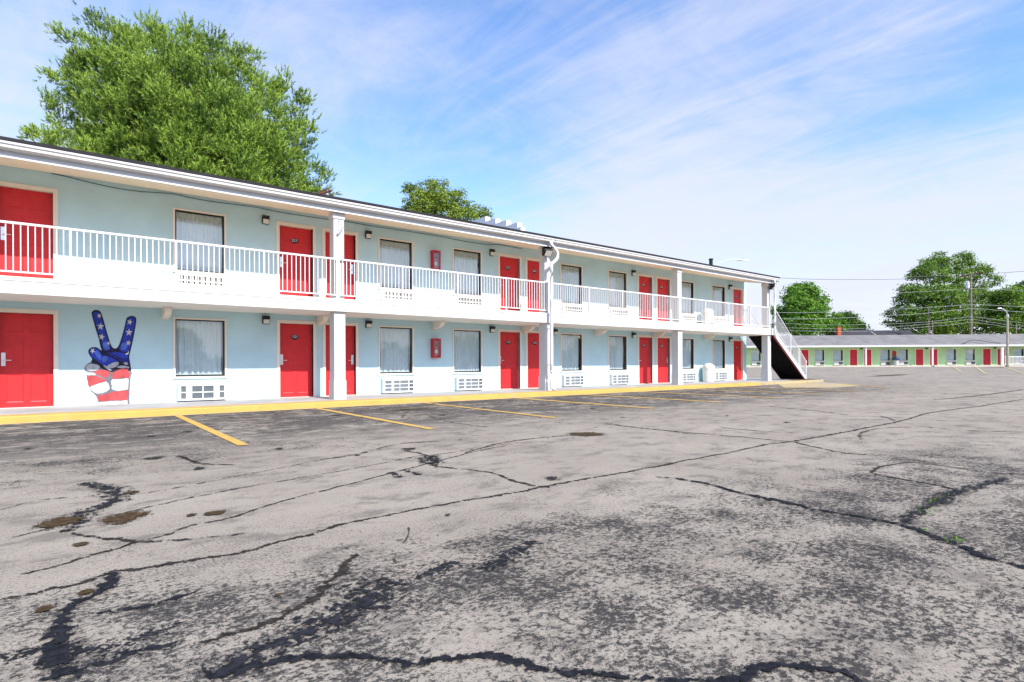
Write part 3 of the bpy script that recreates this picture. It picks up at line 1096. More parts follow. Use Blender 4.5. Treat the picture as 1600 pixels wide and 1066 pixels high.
gaps_low = (.045, .05, .05, .09, .13, .07, .10)
gaps_up = (.06, .07, .07, .06, .08, .08, .09)
for i, x in enumerate(WINX):
    w_ = make_window(.75, 2.16, False, i == 3, gaps_low[i], i * 1.7, (8.2, 7.1, 10.3, 6.2, 7.4, 9.0, 8.1)[i])
    w_.location = (x, WALL, .75)
    if i == 3:
        tag(w_, 'window with a curved top trim')
    w_ = make_window(3.36, 4.83, True, False, gaps_up[i], 2.1 + i * 1.3, (9.5, 10.4, 8.3, 9.0, 7.7, 8.6, 9.8)[i])
    w_.location = (x, WALL, 3.36)


# downspouts
def pipe(pts, r, seg=10):
    b = MB()
    path = smooth_path([Vector(p) for p in pts], 5)
    b.tube(path, r, seg)
    return b


b = pipe([(12.80, 14.19, 5.10), (12.84, 14.17, 4.98), (13.02, 14.15, 4.82), (13.09, 14.15, 4.68), (13.03, 14.15, 4.52), (12.86, 14.15, 4.38), (12.80, 14.15, 4.26), (12.80, 14.15, 3.2), (12.80, 14.15, 1.8), (12.80, 14.15, .34), (12.81, 14.12, .22), (12.84, 14.02, .17)], .055)
for z in (4.2, 2.3, .75):
    b.tube([(12.80, 14.15, z), (12.80, 14.15, z + .05)], .061, 10)
b.tube([(12.80, 14.15, 2.2), (12.86, 14.40, 2.2)], .012, 6)
b.tube([(12.80, 14.15, 1.0), (12.86, 14.40, 1.0)], .012, 6)
b.build('downspout', 'white_clean', motel, smooth=True)
b = pipe([(27.58, 14.18, 5.12), (27.58, 14.15, 4.95), (27.57, 14.15, 4.5), (27.57, 14.15, 3.5), (27.57, 14.15, 2.75), (27.60, 14.15, 2.45), (27.72, 14.15, 2.30)], .05)
b.build('downspout', 'white_clean', motel, smooth=True)

# number of small dark holes (weep holes) along the slab edge are too small to matter; the cable below the soffit is not
cab = [(80, 271), (100, 275), (140, 285), (182, 294), (217, 299), (265, 302.5), (275, 304), (325, 314), (400, 324), (440, 332), (510, 342.5), (540, 346), (580, 353), (640, 362), (690, 370), (720, 376), (760, 382), (780, 382.5), (816, 389)]
b = MB()
b.tube(smooth_path([on_y(x, y, WALL - .02) for x, y in cab], 4), .009, 6)
o = b.build('cable', 'cable')
tag(o, 'thin dark cable sagging along the upper wall under the eave', 'cable')

# ------------------------------------------------------------------ wall lamps
def make_lamp():
    t = thing('wall_lamp', 'x', 'wall light', group='black wall lamps beside the doors')
    b = MB()
    b.box(-.085, .085, -.05, 0, -.11, .11, 0, .01)
    b.extrude([(-.085, -.05, .11), (-.085, -.05, -.0), (-.085, -.11, .02), (-.085, -.135, .10)], (.17, 0, 0))
    b.build('housing', 'black', t)
    b = MB()
    b.extrude([(-.065, -.052, -.002), (-.065, -.052, -.10), (-.065, -.10, -.085), (-.065, -.115, .005)], (.13, 0, 0))
    b.build('lens', 'lampglass', t)
    return t


LAMP = [
    (4.27, 0, 'ground floor black wall lamp left of the red door numbered 121'),
    (7.17, 0, 'ground floor black wall lamp right of the thick white post, left of a window'),
    (11.72, 0, 'ground floor black wall lamp left of the pair of red doors before the downspout'),
    (14.66, 0, 'ground floor black wall lamp just right of the tall white downspout'),
    (19.20, 0, 'ground floor black wall lamp left of the pair of red doors past the downspout'),
    (26.70, 0, 'ground floor black wall lamp left of the last red door by the stairs'),
    (4.27, 1, 'upper floor black wall lamp left of the red door numbered 221'),
    (7.17, 1, 'upper floor black wall lamp right of the thick white post, left of a window'),
    (11.72, 1, 'upper floor black wall lamp left of the pair of red doors before the floodlight'),
    (19.20, 1, 'upper floor black wall lamp left of the pair of red doors past the floodlight'),
    (26.70, 1, 'upper floor black wall lamp left of the last red door at the far end'),
]
lamp0 = make_lamp()
for i, (x, lv, lab) in enumerate(LAMP):
    l = lamp0 if i == 0 else dup(lamp0)
    l.location = (x, WALL, 2.225 + lv * 2.66)
    l['label'] = lab


# ------------------------------------------------------------------ extinguisher cabinets
def make_cabinet():
    t = thing('extinguisher_cabinet', 'x', 'fire cabinet', group='red fire extinguisher cabinets')
    b = MB()
    d = .17
    W, H = .28, .62
    b.panel(0, W, 0, H, [(.03, W - .03, .05, H - .06)], -d, 0, .03)
    b.poly([(0, 0, 0), (0, -d, 0), (0, -d, H), (0, 0, H)])
    b.poly([(W, -d, 0), (W, 0, 0), (W, 0, H), (W, -d, H)])
    b.poly([(0, -d, H), (W, -d, H), (W, 0, H), (0, 0, H)])
    b.poly([(0, 0, 0), (W, 0, 0), (W, -d, 0), (0, -d, 0)])
    b.poly([(.004, -.012, .004), (W - .004, -.012, .004), (W - .004, -.012, H - .004), (.004, -.012, H - .004)])
    b.build('case', 'red', t)
    g = MB()
    g.poly([(.03, -d + .015, .05), (W - .03, -d + .015, .05), (W - .03, -d + .015, H - .06), (.03, -d + .015, H - .06)])
    g.build('pane', 'glass', t)
    e = MB()
    e.lathe([(.001, .03), (.055, .03), (.06, .05), (.06, .30), (.05, .34), (.022, .36), (.022, .39)], 16, 0, (W / 2, -.08))
    e.lathe([(.0615, .15), (.0615, .25)], 16, 1, (W / 2, -.08))
    e.box(W / 2 - .012, W / 2 + .012, -.16, -.05, .39, .42, 2)
    e.tube([(W / 2 - .02, -.09, .40), (W / 2 - .07, -.1, .36), (W / 2 - .075, -.1, .15)], .011, 6, 2)
    e.build('extinguisher', ['extred', 'label_white', 'black'], t, smooth=False)
    return t


c0 = make_cabinet()
c0.location = (9.31, WALL, 1.23)
c0['label'] = 'red fire extinguisher cabinet on the ground floor wall between two windows'
c1 = dup(c0)
c1.location = (9.31, WALL, 4.05)
c1['label'] = 'red fire extinguisher cabinet on the upper floor wall behind the railing'


# ------------------------------------------------------------------ air conditioners
def make_ac(kind):
    t = thing('air_conditioner', 'x', 'air conditioner', group='through-wall air conditioners under the windows')
    W, H, d = 1.08, .42, .13
    if kind == 'two':
        H = .42
        hs = []
        for z0, z1 in ((.05, .185), (.215, .355)):
            hs += [(.07, .18, z0, z1), (.31, .535, z0, z1), (.56, .785, z0, z1), (.92, 1.03, z0, z1)]
    elif kind == 'three':
        hs = []
        for z0, z1 in ((.055, .14), (.17, .255), (.285, .37)):
            hs += [(.08, .29, z0, z1), (.37, .56, z0, z1), (.58, .86, z0, z1), (.89, 1.03, z0, z1)]
    else:
        hs = []
        for z0, z1 in ((.14, .25), (.28, .385)):
            for k in range(8):
                hs.append((.07 + k * .12, .07 + k * .12 + .088, z0, z1))
    cm = 'acwhite' if kind == 'cream' else 'acbody'
    b = MB()
    b.panel(0, W, 0, H, hs, -d, 0, .035)
    for q in ([(0, 0, 0), (0, -d, 0), (0, -d, H), (0, 0, H)], [(W, -d, 0), (W, 0, 0), (W, 0, H), (W, -d, H)],
              [(0, -d, H), (W, -d, H), (W, 0, H), (0, 0, H)], [(0, 0, 0), (W, 0, 0), (W, -d, 0), (0, -d, 0)]):
        b.poly(q)
    b.box(-.03, W + .03, -.02, -.001, H + .002, H + .03)
    b.build('casing', cm, t)
    g = MB()
    yb = -d + .037
    g.poly([(.01, yb, .01), (W - .01, yb, .01), (W - .01, yb, H - .01), (.01, yb, H - .01)], 0)
    for h in hs:
        wide = (h[1] - h[0]) > .17
        n = 6
        for k in range(n):
            z = h[2] + (h[3] - h[2]) * (k + .5) / n
            if wide:
                g.box(h[0] + .002, h[1] - .002, -d + .014, -d + .030, z - .004, z + .003, 1)
        if not wide and kind != 'cream':
            for k in range(4):
                x = h[0] + (h[1] - h[0]) * (k + .5) / 4
                g.box(x - .003, x + .003, -d + .016, -d + .030, h[2], h[3], 1)
        if kind == 'cream':
            g.box((h[0] + h[1]) / 2 - .006, (h[0] + h[1]) / 2 + .006, -d + .016, -d + .028, h[2], h[3], 1)
    g.build('grille', ['acdark', 'acfin' if kind != 'cream' else 'acbody'], t)
    if kind != 'cream':
        s = MB()
        s.box(.02, W - .04, -.035, -.001, -.115, -.002)
        s.build('ac_shadow', 'acshade', t)  # thin blue strip painted as the shadow below the unit
    return t


a2, a3, ac = make_ac('two'), make_ac('three'), make_ac('cream')
low_lab = ['ground floor air conditioner with a two-row grille under the window beside the hand mural',
           'ground floor air conditioner under the window right of the thick white post',
           'ground floor air conditioner under the window right of the lower red fire cabinet',
           'ground floor air conditioner under the curved-top window beside the downspout',
           'ground floor air conditioner under the window left of the third pair of red doors',
           'ground floor air conditioner directly left of the white dome-top bin',
           'ground floor air conditioner between the white dome-top bin and the last door']
up_lab = ['upper floor cream air conditioner above the window beside the hand mural',
          'upper floor cream air conditioner right of the thick white post behind the railing',
          'upper floor cream air conditioner right of the upper red fire cabinet',
          'upper floor cream air conditioner just right of the floodlight and downspout',
          'upper floor cream air conditioner left of the pair of red doors past the floodlight',
          'upper floor cream air conditioner left of the tall bin on the balcony',
          'upper floor cream air conditioner right of the tall bin on the balcony']
for i, x in enumerate(WINX):
    if i == 0:
        t = a2
    elif i == 1:
        t = a3
    else:
        t = dup(a3)
    t.location = (x + .03, WALL, .16)
    t['label'] = low_lab[i]
    t = ac if i == 0 else dup(ac)
    t.location = (x + .02, WALL, 2.84)
    t['label'] = up_lab[i]

# ------------------------------------------------------------------ balcony railings (four sections, column to column)
RY = 14.375
BAY = 1.826
proto = {}


def rail_section(x0, x1, label):
    t = thing('balcony_railing', label, 'railing', (x0, RY, SZ1), 'white balcony railing sections')
    b = MB()
    b.box(0, x1 - x0 - .006, -.025, .025, 1.005, 1.045)
    b.build('top_rail', 'white_clean', t)
    b = MB()
    b.box(0, x1 - x0 - .006, -.015, .015, .085, .115)
    b.build('bottom_rail', 'white_clean', t)
    if not proto:
        b = MB()
        b.box(-.020, .020, -.020, .020, -.02, 1.004)
        b.box(-.05, .05, -.045, .045, -.002, .016)
        proto['post'] = b.build('post', 'white_clean', t)
        b = MB()
        b.box(-.0085, .0085, -.0085, .0085, .116, 1.004)
        proto['baluster'] = b.build('baluster', 'white_clean', t)
        fresh = {'post', 'baluster'}
    else:
        fresh = set()

    def put(kind, x):
        if kind in fresh:
            o = proto[kind]
            fresh.discard(kind)
        else:
            o = proto[kind].copy()
            COL.objects.link(o)
            o.parent = t
        o.location = (x, 0, 0)
    nb = int(round((x1 - x0) / BAY))
    pitch = (x1 - x0) / nb
    for k in range(nb):
        put('post', k * pitch + .02)
        for q in range(1, 17):
            put('baluster', k * pitch + .02 + q * pitch / 17)
    put('post', x1 - x0 - .03)
    return t


rail_section(5.60 - 5 * BAY, 5.60, 'white balcony railing section above the hand mural, left of the thick post')
rail_section(5.60, 12.87, 'white balcony railing section between the thick post and the downspout')
rail_section(12.98, 20.15, 'white balcony railing section from the downspout to the next white post')
rail_section(20.15, 27.46, 'white balcony railing section at the far end by the stairs')
t = thing('balcony_railing', 'short white railing closing the balcony end beside the stairs', 'railing', (SX1 - .03, 0, SZ1), 'white balcony railing sections')
b = MB()
b.box(-.02, .02, 15.62, WALL - .01, 1.005, 1.045)
b.build('top_rail', 'white_clean', t)
b = MB()
b.box(-.015, .015, 15.62, WALL - .01, .085, .115)
b.build('bottom_rail', 'white_clean', t)
for k in range(4):
    o = proto['baluster'].copy()
    COL.objects.link(o)
    o.parent = t
    o.location = (0, 15.68 + k * .1, 0)

# ------------------------------------------------------------------ flood lights
def make_flood(loc, rz, label):
    t = thing('floodlight', label, 'floodlight', loc, 'black floodlights under the eave')
    t.rotation_euler = (0, 0, rz)
    b = MB()
    b.extrude([(-.15, 0, -.12), (-.15, 0, .14), (-.15, -.20, .10), (-.15, -.24, .02), (-.15, -.10, -.12)], (.30, 0, 0))
    b.box(-.17, .17, -.26, -.0, .135, .15)
    b.build('housing', 'black', t)
    b = MB()
    b.extrude([(-.12, -.250, .015), (-.12, -.115, -.125), (-.12, -.120, -.130), (-.12, -.256, .012)], (.24, 0, 0))
    b.build('lens', 'lampglass', t)
    b = MB()
    b.box(-.03, .03, 0, .08, -.03, .05)
    b.build('mount', 'galv', t)
    return t


make_flood((12.72, 14.33, 4.74), R(-12), 'black floodlight under the eave beside the bent downspout')
make_flood((27.48, 14.33, 4.76), R(10), 'black floodlight on the last post above the stairs')

# ------------------------------------------------------------------ bins
def make_bin(loc, label):
    t = thing('litter_bin', label, 'bin', loc, 'white dome-top litter bins')
    b = MB()
    b.lathe([(.001, 0), (.25, 0), (.265, .03), (.27, .60), (.285, .61), (.285, .655), (.27, .66)], 28)
    b.build('drum', 'binwhite', t, smooth=False)
    b = MB()
    b.lathe([(.275, .662), (.272, .70), (.245, .78), (.18, .845), (.09, .88), (.01, .888)], 28)
    b.build('dome', 'binwhite', t, smooth=True)
    b = MB()
    b.extrude([(-.10, -.285, .685), (.10, -.285, .685), (.085, -.262, .79), (-.085, -.262, .79)], (0, .03, 0))
    b.build('flap', 'acbody', t)
    return t


make_bin((24.27, 15.70, WALK), 'white dome-top litter bin on the ground floor walk')
make_bin((24.12, 15.65, SZ1 + .012), 'white dome-top litter bin up on the balcony behind the railing')

# ------------------------------------------------------------------ hand mural painted on the wall
def mz(x, y, lift):
    p = on_y(100 + x / 5.3333, 460 + y / 5.3333, WALL)
    return Vector((p.x, WALL - lift, p.z))


def mural_paint(name, c):
    m, nt, out = new_mat(name)
    p = N(nt, 'ShaderNodeBsdfPrincipled')
    p.inputs['Roughness'].default_value = 0.8
    pos = geo_pos(nt)
    f = noise(nt, 9, 6, 0.65, mapping(nt, pos, (1, 1, .5), (0, .6, 0)))
    nt.links.new(mixc(nt, maprange(nt, f, .3, .72), tuple(v * .72 for v in c), tuple(min(1, v * 1.2) for v in c)), p.inputs['Base Color'])
    nt.links.new(p.outputs[0], out.inputs[0])
    return m


MM = [mural_paint('ink', (.008, .008, .03)), mural_paint('outline_grey', (.15, .165, .20)), mural_paint('flag_blue', (.022, .045, .42)),
      mural_paint('flag_red', (.46, .06, .065)), mural_paint('flag_white', (.52, .53, .53)), mural_paint('star_white', (.62, .62, .60)),
      mural_paint('light_blue', (.08, .16, .62)), mural_paint('mid_grey', (.42, .44, .48)), mural_paint('deep_blue', (.012, .02, .20))]
mural = MB()


def blob(pts, m, lift, round_=True):
    P = [Vector((x, y, 0)) for x, y in pts]
    if m in (3, 4):      # the painted stripes run nearly edge to edge
        c_ = sum(P, Vector()) / len(P)
        P = [c_ + (p - c_) * 1.07 for p in P]
    if round_:
        n = len(P)
        Q = []
        for i in range(n):
            p0, p1, p2, p3 = P[i - 1], P[i], P[(i + 1) % n], P[(i + 2) % n]
            for k in range(5):
                t = k / 5
                Q.append(.5 * ((2 * p1) + (p2 - p0) * t + (2 * p0 - 5 * p1 + 4 * p2 - p3) * t * t + (3 * p1 - p0 - 3 * p2 + p3) * t ** 3))
        P = Q
    W = [mz(p.x, p.y, lift) for p in P]
    tris = geometry.tessellate_polygon([[Vector((w.x, w.z, 0)) for w in W]])
    k = len(mural.v)
    mural.v += [tuple(w) for w in W]
    for a, b_, c in tris:
        va, vb, vc = W[a], W[b_], W[c]
        if ((vb.x - va.x) * (vc.z - va.z) - (vb.z - va.z) * (vc.x - va.x)) < 0:
            b_, c = c, b_
        mural.f.append((k + a, k + b_, k + c))
        mural.m.append(m)


def star(cx, cy, r, lift, rot=0.2, sq=0.92):
    pts = []
    for k in range(10):
        a = rot + k * math.pi / 5 - math.pi / 2
        q = r if k % 2 == 0 else r * .42
        pts.append((cx + q * math.cos(a) * sq, cy + q * math.sin(a)))
    blob(pts, 5, lift, False)


L0, L1, L2, L3 = .003, .006, .009, .012
# ink silhouette (upper hand), grey silhouette (fist and wrist)
blob([(230, 160), (240, 140), (265, 130), (295, 137), (313, 160), (335, 230), (360, 320), (385, 400), (402, 440), (430, 452), (455, 430), (480, 360), (505, 270),
      (520, 205), (540, 186), (570, 180), (598, 193), (603, 225), (591, 300), (576, 380), (560, 450), (545, 520), (553, 580), (556, 652), (480, 654), (400, 652), (330, 640),
      (270, 610), (226, 575), (235, 540), (215, 510), (203, 480), (212, 455), (240, 441), (280, 445), (312, 468), (303, 430), (290, 370), (265, 290), (245, 220)], 0, L0)
blob([(172, 610), (195, 580), (228, 570), (300, 610), (400, 648), (556, 640), (556, 690), (552, 740), (545, 830), (548, 925), (540, 932), (287, 940), (285, 900), (268, 850), (225, 800), (205, 760),
      (192, 690), (178, 650)], 1, L0 + .001)
# fingers
blob([(240, 165), (262, 146), (290, 150), (304, 170), (326, 240), (350, 325), (374, 405), (388, 450), (366, 470), (332, 466), (320, 420), (302, 360), (277, 285), (253, 215)], 2, L1)
blob([(526, 212), (545, 196), (572, 192), (591, 205), (591, 235), (579, 300), (564, 380), (548, 452), (520, 480), (474, 472), (458, 452), (474, 420), (494, 355), (513, 275)], 2, L1)
blob([(352, 488), (420, 478), (500, 493), (537, 505), (541, 555), (536, 592), (490, 568), (440, 540), (392, 512)], 8, L1)
blob([(400, 488), (460, 482), (520, 500), (530, 530), (480, 530), (430, 508)], 2, L2)
blob([(216, 475), (226, 457), (250, 450), (285, 460), (308, 490), (338, 540), (368, 590), (386, 616), (350, 603), (302, 570), (254, 537), (224, 510)], 2, L1)
blob([(312, 525), (332, 509), (370, 516), (420, 540), (452, 560), (420, 573), (370, 588), (342, 585), (318, 560)], 2, L2)
blob([(318, 530), (335, 516), (362, 522), (360, 552), (335, 565), (320, 552)], 6, L3)
blob([(360, 600), (400, 574), (448, 562), (457, 580), (435, 603), (390, 617)], 7, L3)
blob([(330, 590), (362, 604), (395, 630), (380, 634), (340, 608)], 7, L2)
blob([(180, 606), (205, 584), (250, 581), (288, 591), (298, 610), (270, 634), (222, 640), (190, 626)], 7, L1)
blob([(176, 640), (205, 650), (260, 658), (250, 676), (205, 676), (182, 660)], 4, L1)
blob([(440, 608), (480, 594), (540, 604), (536, 618), (480, 616)], 7, L1)
blob([(252, 650), (300, 631), (350, 636), (382, 652), (374, 690), (340, 692), (290, 670)], 3, L1)
blob([(432, 642), (480, 623), (528, 617), (530, 640), (545, 655), (540, 702), (520, 696), (470, 701), (412, 704), (400, 690), (408, 662)], 3, L1)
blob([(197, 686), (258, 680), (326, 706), (342, 724), (280, 744), (215, 764), (203, 730)], 3, L1)
blob([(216, 776), (280, 750), (343, 728), (372, 755), (377, 785), (340, 813), (280, 824), (240, 804)], 4, L1)
blob([(391, 745), (402, 716), (450, 703), (520, 700), (541, 715), (538, 770), (515, 798), (460, 802), (407, 789)], 4, L1)
blob([(292, 846), (360, 829), (430, 811), (500, 803), (533, 806), (531, 874), (460, 881), (370, 884), (304, 888)], 3, L1)
blob([(290, 902), (380, 893), (470, 889), (526, 886), (526, 926), (400, 934), (292, 936)], 4, L1)
# shading strokes painted along the fist
blob([(365, 690), (395, 660), (404, 690), (392, 730), (400, 770), (384, 780), (372, 740)], 1, L2)
blob([(216, 790), (240, 812), (285, 828), (345, 818), (380, 795), (392, 800), (345, 832), (275, 836), (232, 812)], 1, L2)
blob([(540, 700), (552, 700), (548, 800), (540, 830), (536, 790)], 1, L2)
blob([(528, 850), (544, 840), (546, 924), (534, 926)], 1, L2)
# highlights and stars
blob([(322, 410), (350, 395), (374, 425), (380, 450), (352, 462), (330, 445)], 6, L2)
blob([(478, 415), (510, 405), (530, 430), (510, 462), (476, 458)], 6, L2)
blob([(255, 480), (280, 472), (312, 515), (330, 550), (300, 545), (268, 515)], 6, L2)
for s_ in ((294, 180, 24, .35), (304, 268, 33, .1), (314, 355, 30, .2), (372, 408, 20, .5), (548, 232, 27, .3), (541, 318, 33, .05), (538, 405, 26, .25), (238, 472, 26, .6)):
    star(s_[0], s_[1], s_[2], L3, s_[3])
blob([(512, 496), (536, 482), (530, 464), (541, 480), (534, 500), (520, 503)], 5, L3)
blob([(496, 572), (515, 566), (532, 572), (528, 588), (508, 586)], 7, L2)
o = mural.build('mural', MM)
tag(o, 'mural of a hand giving a peace sign in stars and stripes', 'mural')

# ------------------------------------------------------------------ outside staircase
stair = thing('staircase', 'straight outside stair with white railing at the right end of the motel', 'staircase', (0, 0, 0))
X0, X1, Z0, Z1 = SX1, 31.25, WALK, SZ1
YF, YB = 14.30, 15.58
sl = (Z1 - Z0) / (X1 - X0)
n = 14
for yy, mt in ((YF, 'white'), (YB, 'stepshade')):
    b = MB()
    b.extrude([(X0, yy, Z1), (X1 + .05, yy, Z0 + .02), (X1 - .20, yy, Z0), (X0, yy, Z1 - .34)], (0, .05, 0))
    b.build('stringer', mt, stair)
b = MB()
b.extrude([(X0, YF - .004, Z1 - .30), (X1 - .16, YF - .004, Z0 + .0), (X1 - .24, YF - .004, Z0), (X0, YF - .004, Z1 - .40)], (0, .06, 0))
b.build('lower_flange', 'rustred', stair)
run, rise = (X1 - X0) / n, (Z1 - Z0) / n
tread = None
for k in range(n - 1):
    if tread is None:
        b = MB()
        b.box(0, run + .03, YF + .05, YB, -.05, 0)
        b.box(run + .005, run + .02, YF + .05, YB, -rise + .012, -.05)
        tread = b.build('step', 'stepshade', stair)
        o = tread
    else:
        o = tread.copy()
        COL.objects.link(o)
        o.parent = stair
    o.location = (X0 + k * run, 0, Z1 - (k + 1) * rise)
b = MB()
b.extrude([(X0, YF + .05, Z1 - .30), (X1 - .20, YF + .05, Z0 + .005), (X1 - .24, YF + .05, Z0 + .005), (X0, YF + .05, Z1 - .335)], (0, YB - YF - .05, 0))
b.build('underside_shade', 'stepshade', stair)  # added plate; its black stands in for the shade under the flight
b = MB()
b.box(X0 - .02, X0 + .12, YF, YB, Z1 - .26, Z1 - .10)
b.build('header_beam', 'white', stair)
for yy in (YF + .02,  YB + .02):
    b = MB()
    b.tube([(X0 + .1, yy, Z1 + 1.02), (X1, yy, Z0 + .93)], .024, 8)
    b.build('top_rail', 'white_clean', stair)
    b = MB()
    b.tube([(X0 + .1, yy, Z1 + .08), (X1, yy, Z0 + .08)], .016, 8)
    b.build('bottom_rail', 'white_clean', stair)
    for fx in (0.03, .50, .98):
        x = X0 + (X1 - X0) * fx
        zb = Z1 - (x - X0) * sl
        b = MB()
        b.box(x - .02, x + .02, yy - .02, yy + .02, zb - .03, zb + .97)
        b.build('post', 'white_clean', stair)
    nbal = 30
    bal = None
    for k in range(1, nbal):
        x = X0 + .1 + (X1 - X0 - .1) * k / nbal
        zb = Z1 - (x - X0) * sl
        if bal is None:
            b = MB()
            b.box(-.0085, .0085, yy - .0085, yy + .0085, .08, .95)
            bal = b.build('baluster', 'white_clean', stair)
            o = bal
        else:
            o = bal.copy()
            COL.objects.link(o)
            o.parent = stair
        o.location = (x, 0, zb)
# leaf litter under the stairs
V, F = [], []
for _ in range(900):
    x, y = random.uniform(29.0, 32.2), random.gauss(14.15, .3)
    a, s_ = random.uniform(0, 6.28), random.uniform(.02, .06)
    z = (WALK if y > 14.12 and x < XR else (WALK if y > 13.62 and x < XR else 0)) + random.uniform(.004, .03)
    k = len(V)
    for q in range(3):
        V.append((x + s_ * math.cos(a + q * 2.1), y + s_ * math.sin(a + q * 2.1), z + random.uniform(0, .015)))
    F.append((k, k + 1, k + 2))
o = np_mesh('leaf_litter', np.array(V), np.array(F), 'earth')
tag(o, 'brown dead leaves gathered at the foot of the stairs', 'leaf litter', kind='stuff')

# ------------------------------------------------------------------ green motel across the lot
A = at_depth(1180, 573.2, 73.6)
B = at_depth(1600, 570.6, 70.9)
gx = (Vector((B.x, B.y, 0)) - Vector((A.x, A.y, 0)))
GL = gx.length
gx.normalize()
gy = Vector((-gx.y, gx.x, 0))           # points away from the lot
GZ0 = 0.60


def gpos(px, y_off=0.0):
    """distance along the green front for a picture column"""
    r = ray(px, 568)
    den = r.x * (-gx.y) + r.y * gx.x
    o = Vector((A.x, A.y, 0)) + gy * y_off
    t = (o.x * (-gx.y) + o.y * gx.x) / den
    p = r * t
    return (p.x - A.x) * gx.x + (p.y - A.y) * gx.y


gm = thing('green_motel', 'long low green motel with grey shingle roof across the car park', 'motel', (A.x, A.y, GZ0))
gm.rotation_euler = (0, 0, math.atan2(gx.y, gx.x))
GE = gpos(1800)
OV = -1.7       # eave and posts stand this far in front of the wall
gd = [(1230, 1240), (1260, 1285.5), (1327, 1340), (1353, 1361), (1430.5, 1442.5), (1455.5, 1464), (1536, 1547.5), (1558, 1570), (1660, 1672)]
gd = [(gpos(a), gpos(a) + .92) for a, b_ in ((1228, 0), (1252, 0), (1328, 0), (1350, 0), (1431, 0), (1453, 0), (1536, 0), (1558.5, 0), (1650, 0), (1674, 0))]
gw = [(gpos(a), gpos(a) + 1.18) for a in (1174, 1273, 1302, 1375.5, 1403.5, 1478.5, 1508, 1584, 1612)]
gh = [(a, b_, 0.02, 2.03) for a, b_ in gd] + [(a, b_, .62, 2.0) for a, b_ in gw]
b = MB()
b.panel(-8, GE, -.6, 2.65, gh, 0, 0, .10)
b.poly([(-8, 10, -.6), (-8, 0, -.6), (-8, 0, 2.65), (-8, 10, 2.65)])
b.poly([(GE, 0, -.6), (GE, 10, -.6), (GE, 10, 2.65), (GE, 0, 2.65)])
b.poly([(GE, 10, -.6), (-8, 10, -.6), (-8, 10, 2.65), (GE, 10, 2.65)])
b.poly([(-8, .5, -.6), (GE, .5, -.6), (GE, .5, 2.65), (-8, .5, 2.65)], 1)
b.build('wall', ['green', 'room'], gm)
b = MB()
rp = 1.50
b.extrude([(-8.4, OV - .1, 2.50), (-8.4, 3.2, 2.50 + rp), (-8.4, 8.2, 2.50), (-8.4, 8.2, 2.42), (-8.4, 3.2, 2.42 + rp), (-8.4, OV - .1, 2.42)], (GE + 8.8, 0, 0))
groof = b.build('roof', 'shingle_grey', gm)
b = MB()
b.box(-8.4, GE + .4, OV - .14, OV - .101, 2.30, 2.52)
b.build('fascia', 'white', gm)
b = MB()
b.poly([(-8.4, OV - .1, 2.32), (-8.4, 0, 2.36), (GE + .4, 0, 2.36), (GE + .4, OV - .1, 2.32)])
b.build('soffit', 'soffit', gm)
b = MB()
b.box(-8.4, GE + .4, OV - .3, -.002, -.5, 0)
b.build('walkway', paint('pale_walk', (.55, .50, .42), .8, .1, 1), gm)
gdo = gwo = None
for a, b_ in gd:
    if gdo is None:
        m_ = MB()
        m_.panel(.02, .90, .03, 2.01, [(.12, .40, .15, .7), (.52, .80, .15, .7), (.12, .40, .85, 1.85), (.52, .80, .85, 1.85)], .08, 0, .01, 0, 0, .02)
        gdo = m_.build('door', 'doordark', gm)
        f_ = MB()
        f_.box(-.07, .015, -.02, .09, .02, 2.10)
        f_.box(.905, .99, -.02, .09, .02, 2.10)
        f_.box(.015, .905, -.02, .09, 2.015, 2.10)
        f_.build('door_frame', 'trim', gdo)
        o = gdo
    else:
        o = dup(gdo)
    o.location = (a, 0, 0)
for i, (a, b_) in enumerate(gw):
    if gwo is None:
        m_ = MB()
        m_.box(-.06, 1.24, -.05, .06, .52, .62)
        m_.box(-.05, 0, -.03, .06, .62, 2.04)
        m_.box(1.18, 1.23, -.03, .06, .62, 2.04)
        m_.box(0, 1.18, -.03, .06, 2.0, 2.04)
        gwo = m_.build('window', 'trim', gm)
        m_ = MB()
        m_.poly([(0.02, .06, .64), (1.16, .06, .64), (1.16, .06, 1.98), (0.02, .06, 1.98)])
        m_.build('pane', 'glass', gwo)
        m_ = MB()
        for k in range(24):
            u0, u1 = k / 24, (k + 1) / 24
            q = [(.03 + u * 1.0, .14 + .02 * math.sin(u * 40)) for u in (u0, u1)]
            m_.poly([(q[0][0], q[0][1], .64), (q[1][0], q[1][1], .64), (q[1][0], q[1][1], 1.98), (q[0][0], q[0][1], 1.98)])
        m_.build('curtain', 'curtain', gwo, smooth=True)
        m_ = MB()
        m_.panel(.05, 1.15, .08, .48, [(.62, 1.1, .12, .44)], -.14, 0, .03, 0, 1)
        m_.poly([(.05, 0, .08), (.05, -.14, .08), (.05, -.14, .48), (.05, 0, .48)])
        m_.poly([(1.15, -.14, .08), (1.15, 0, .08), (1.15, 0, .48), (1.15, -.14, .48)])
        m_.poly([(.05, -.14, .48), (1.15, -.14, .48), (1.15, 0, .48), (.05, 0, .48)])
        m_.build('air_conditioner', ['acbody', 'acdark'], gwo)
        o = gwo
    else:
        o = dup(gwo)
    o.location = (a, 0, 0)
for i, px in enumerate((1249, 1353.5, 1457.8, 1567, 1679)):
    m_ = MB()
    w_ = .30 if i == 3 else .16
    m_.box(-w_ / 2, w_ / 2, OV, OV + .2, 0.002, 2.31)
    m_.box(-w_ / 2 - .04, w_ / 2 + .04, OV - .04, OV + .24, 2.14, 2.30)
    m_.build('column', 'white', gm, (gpos(px, OV), 0, 0))
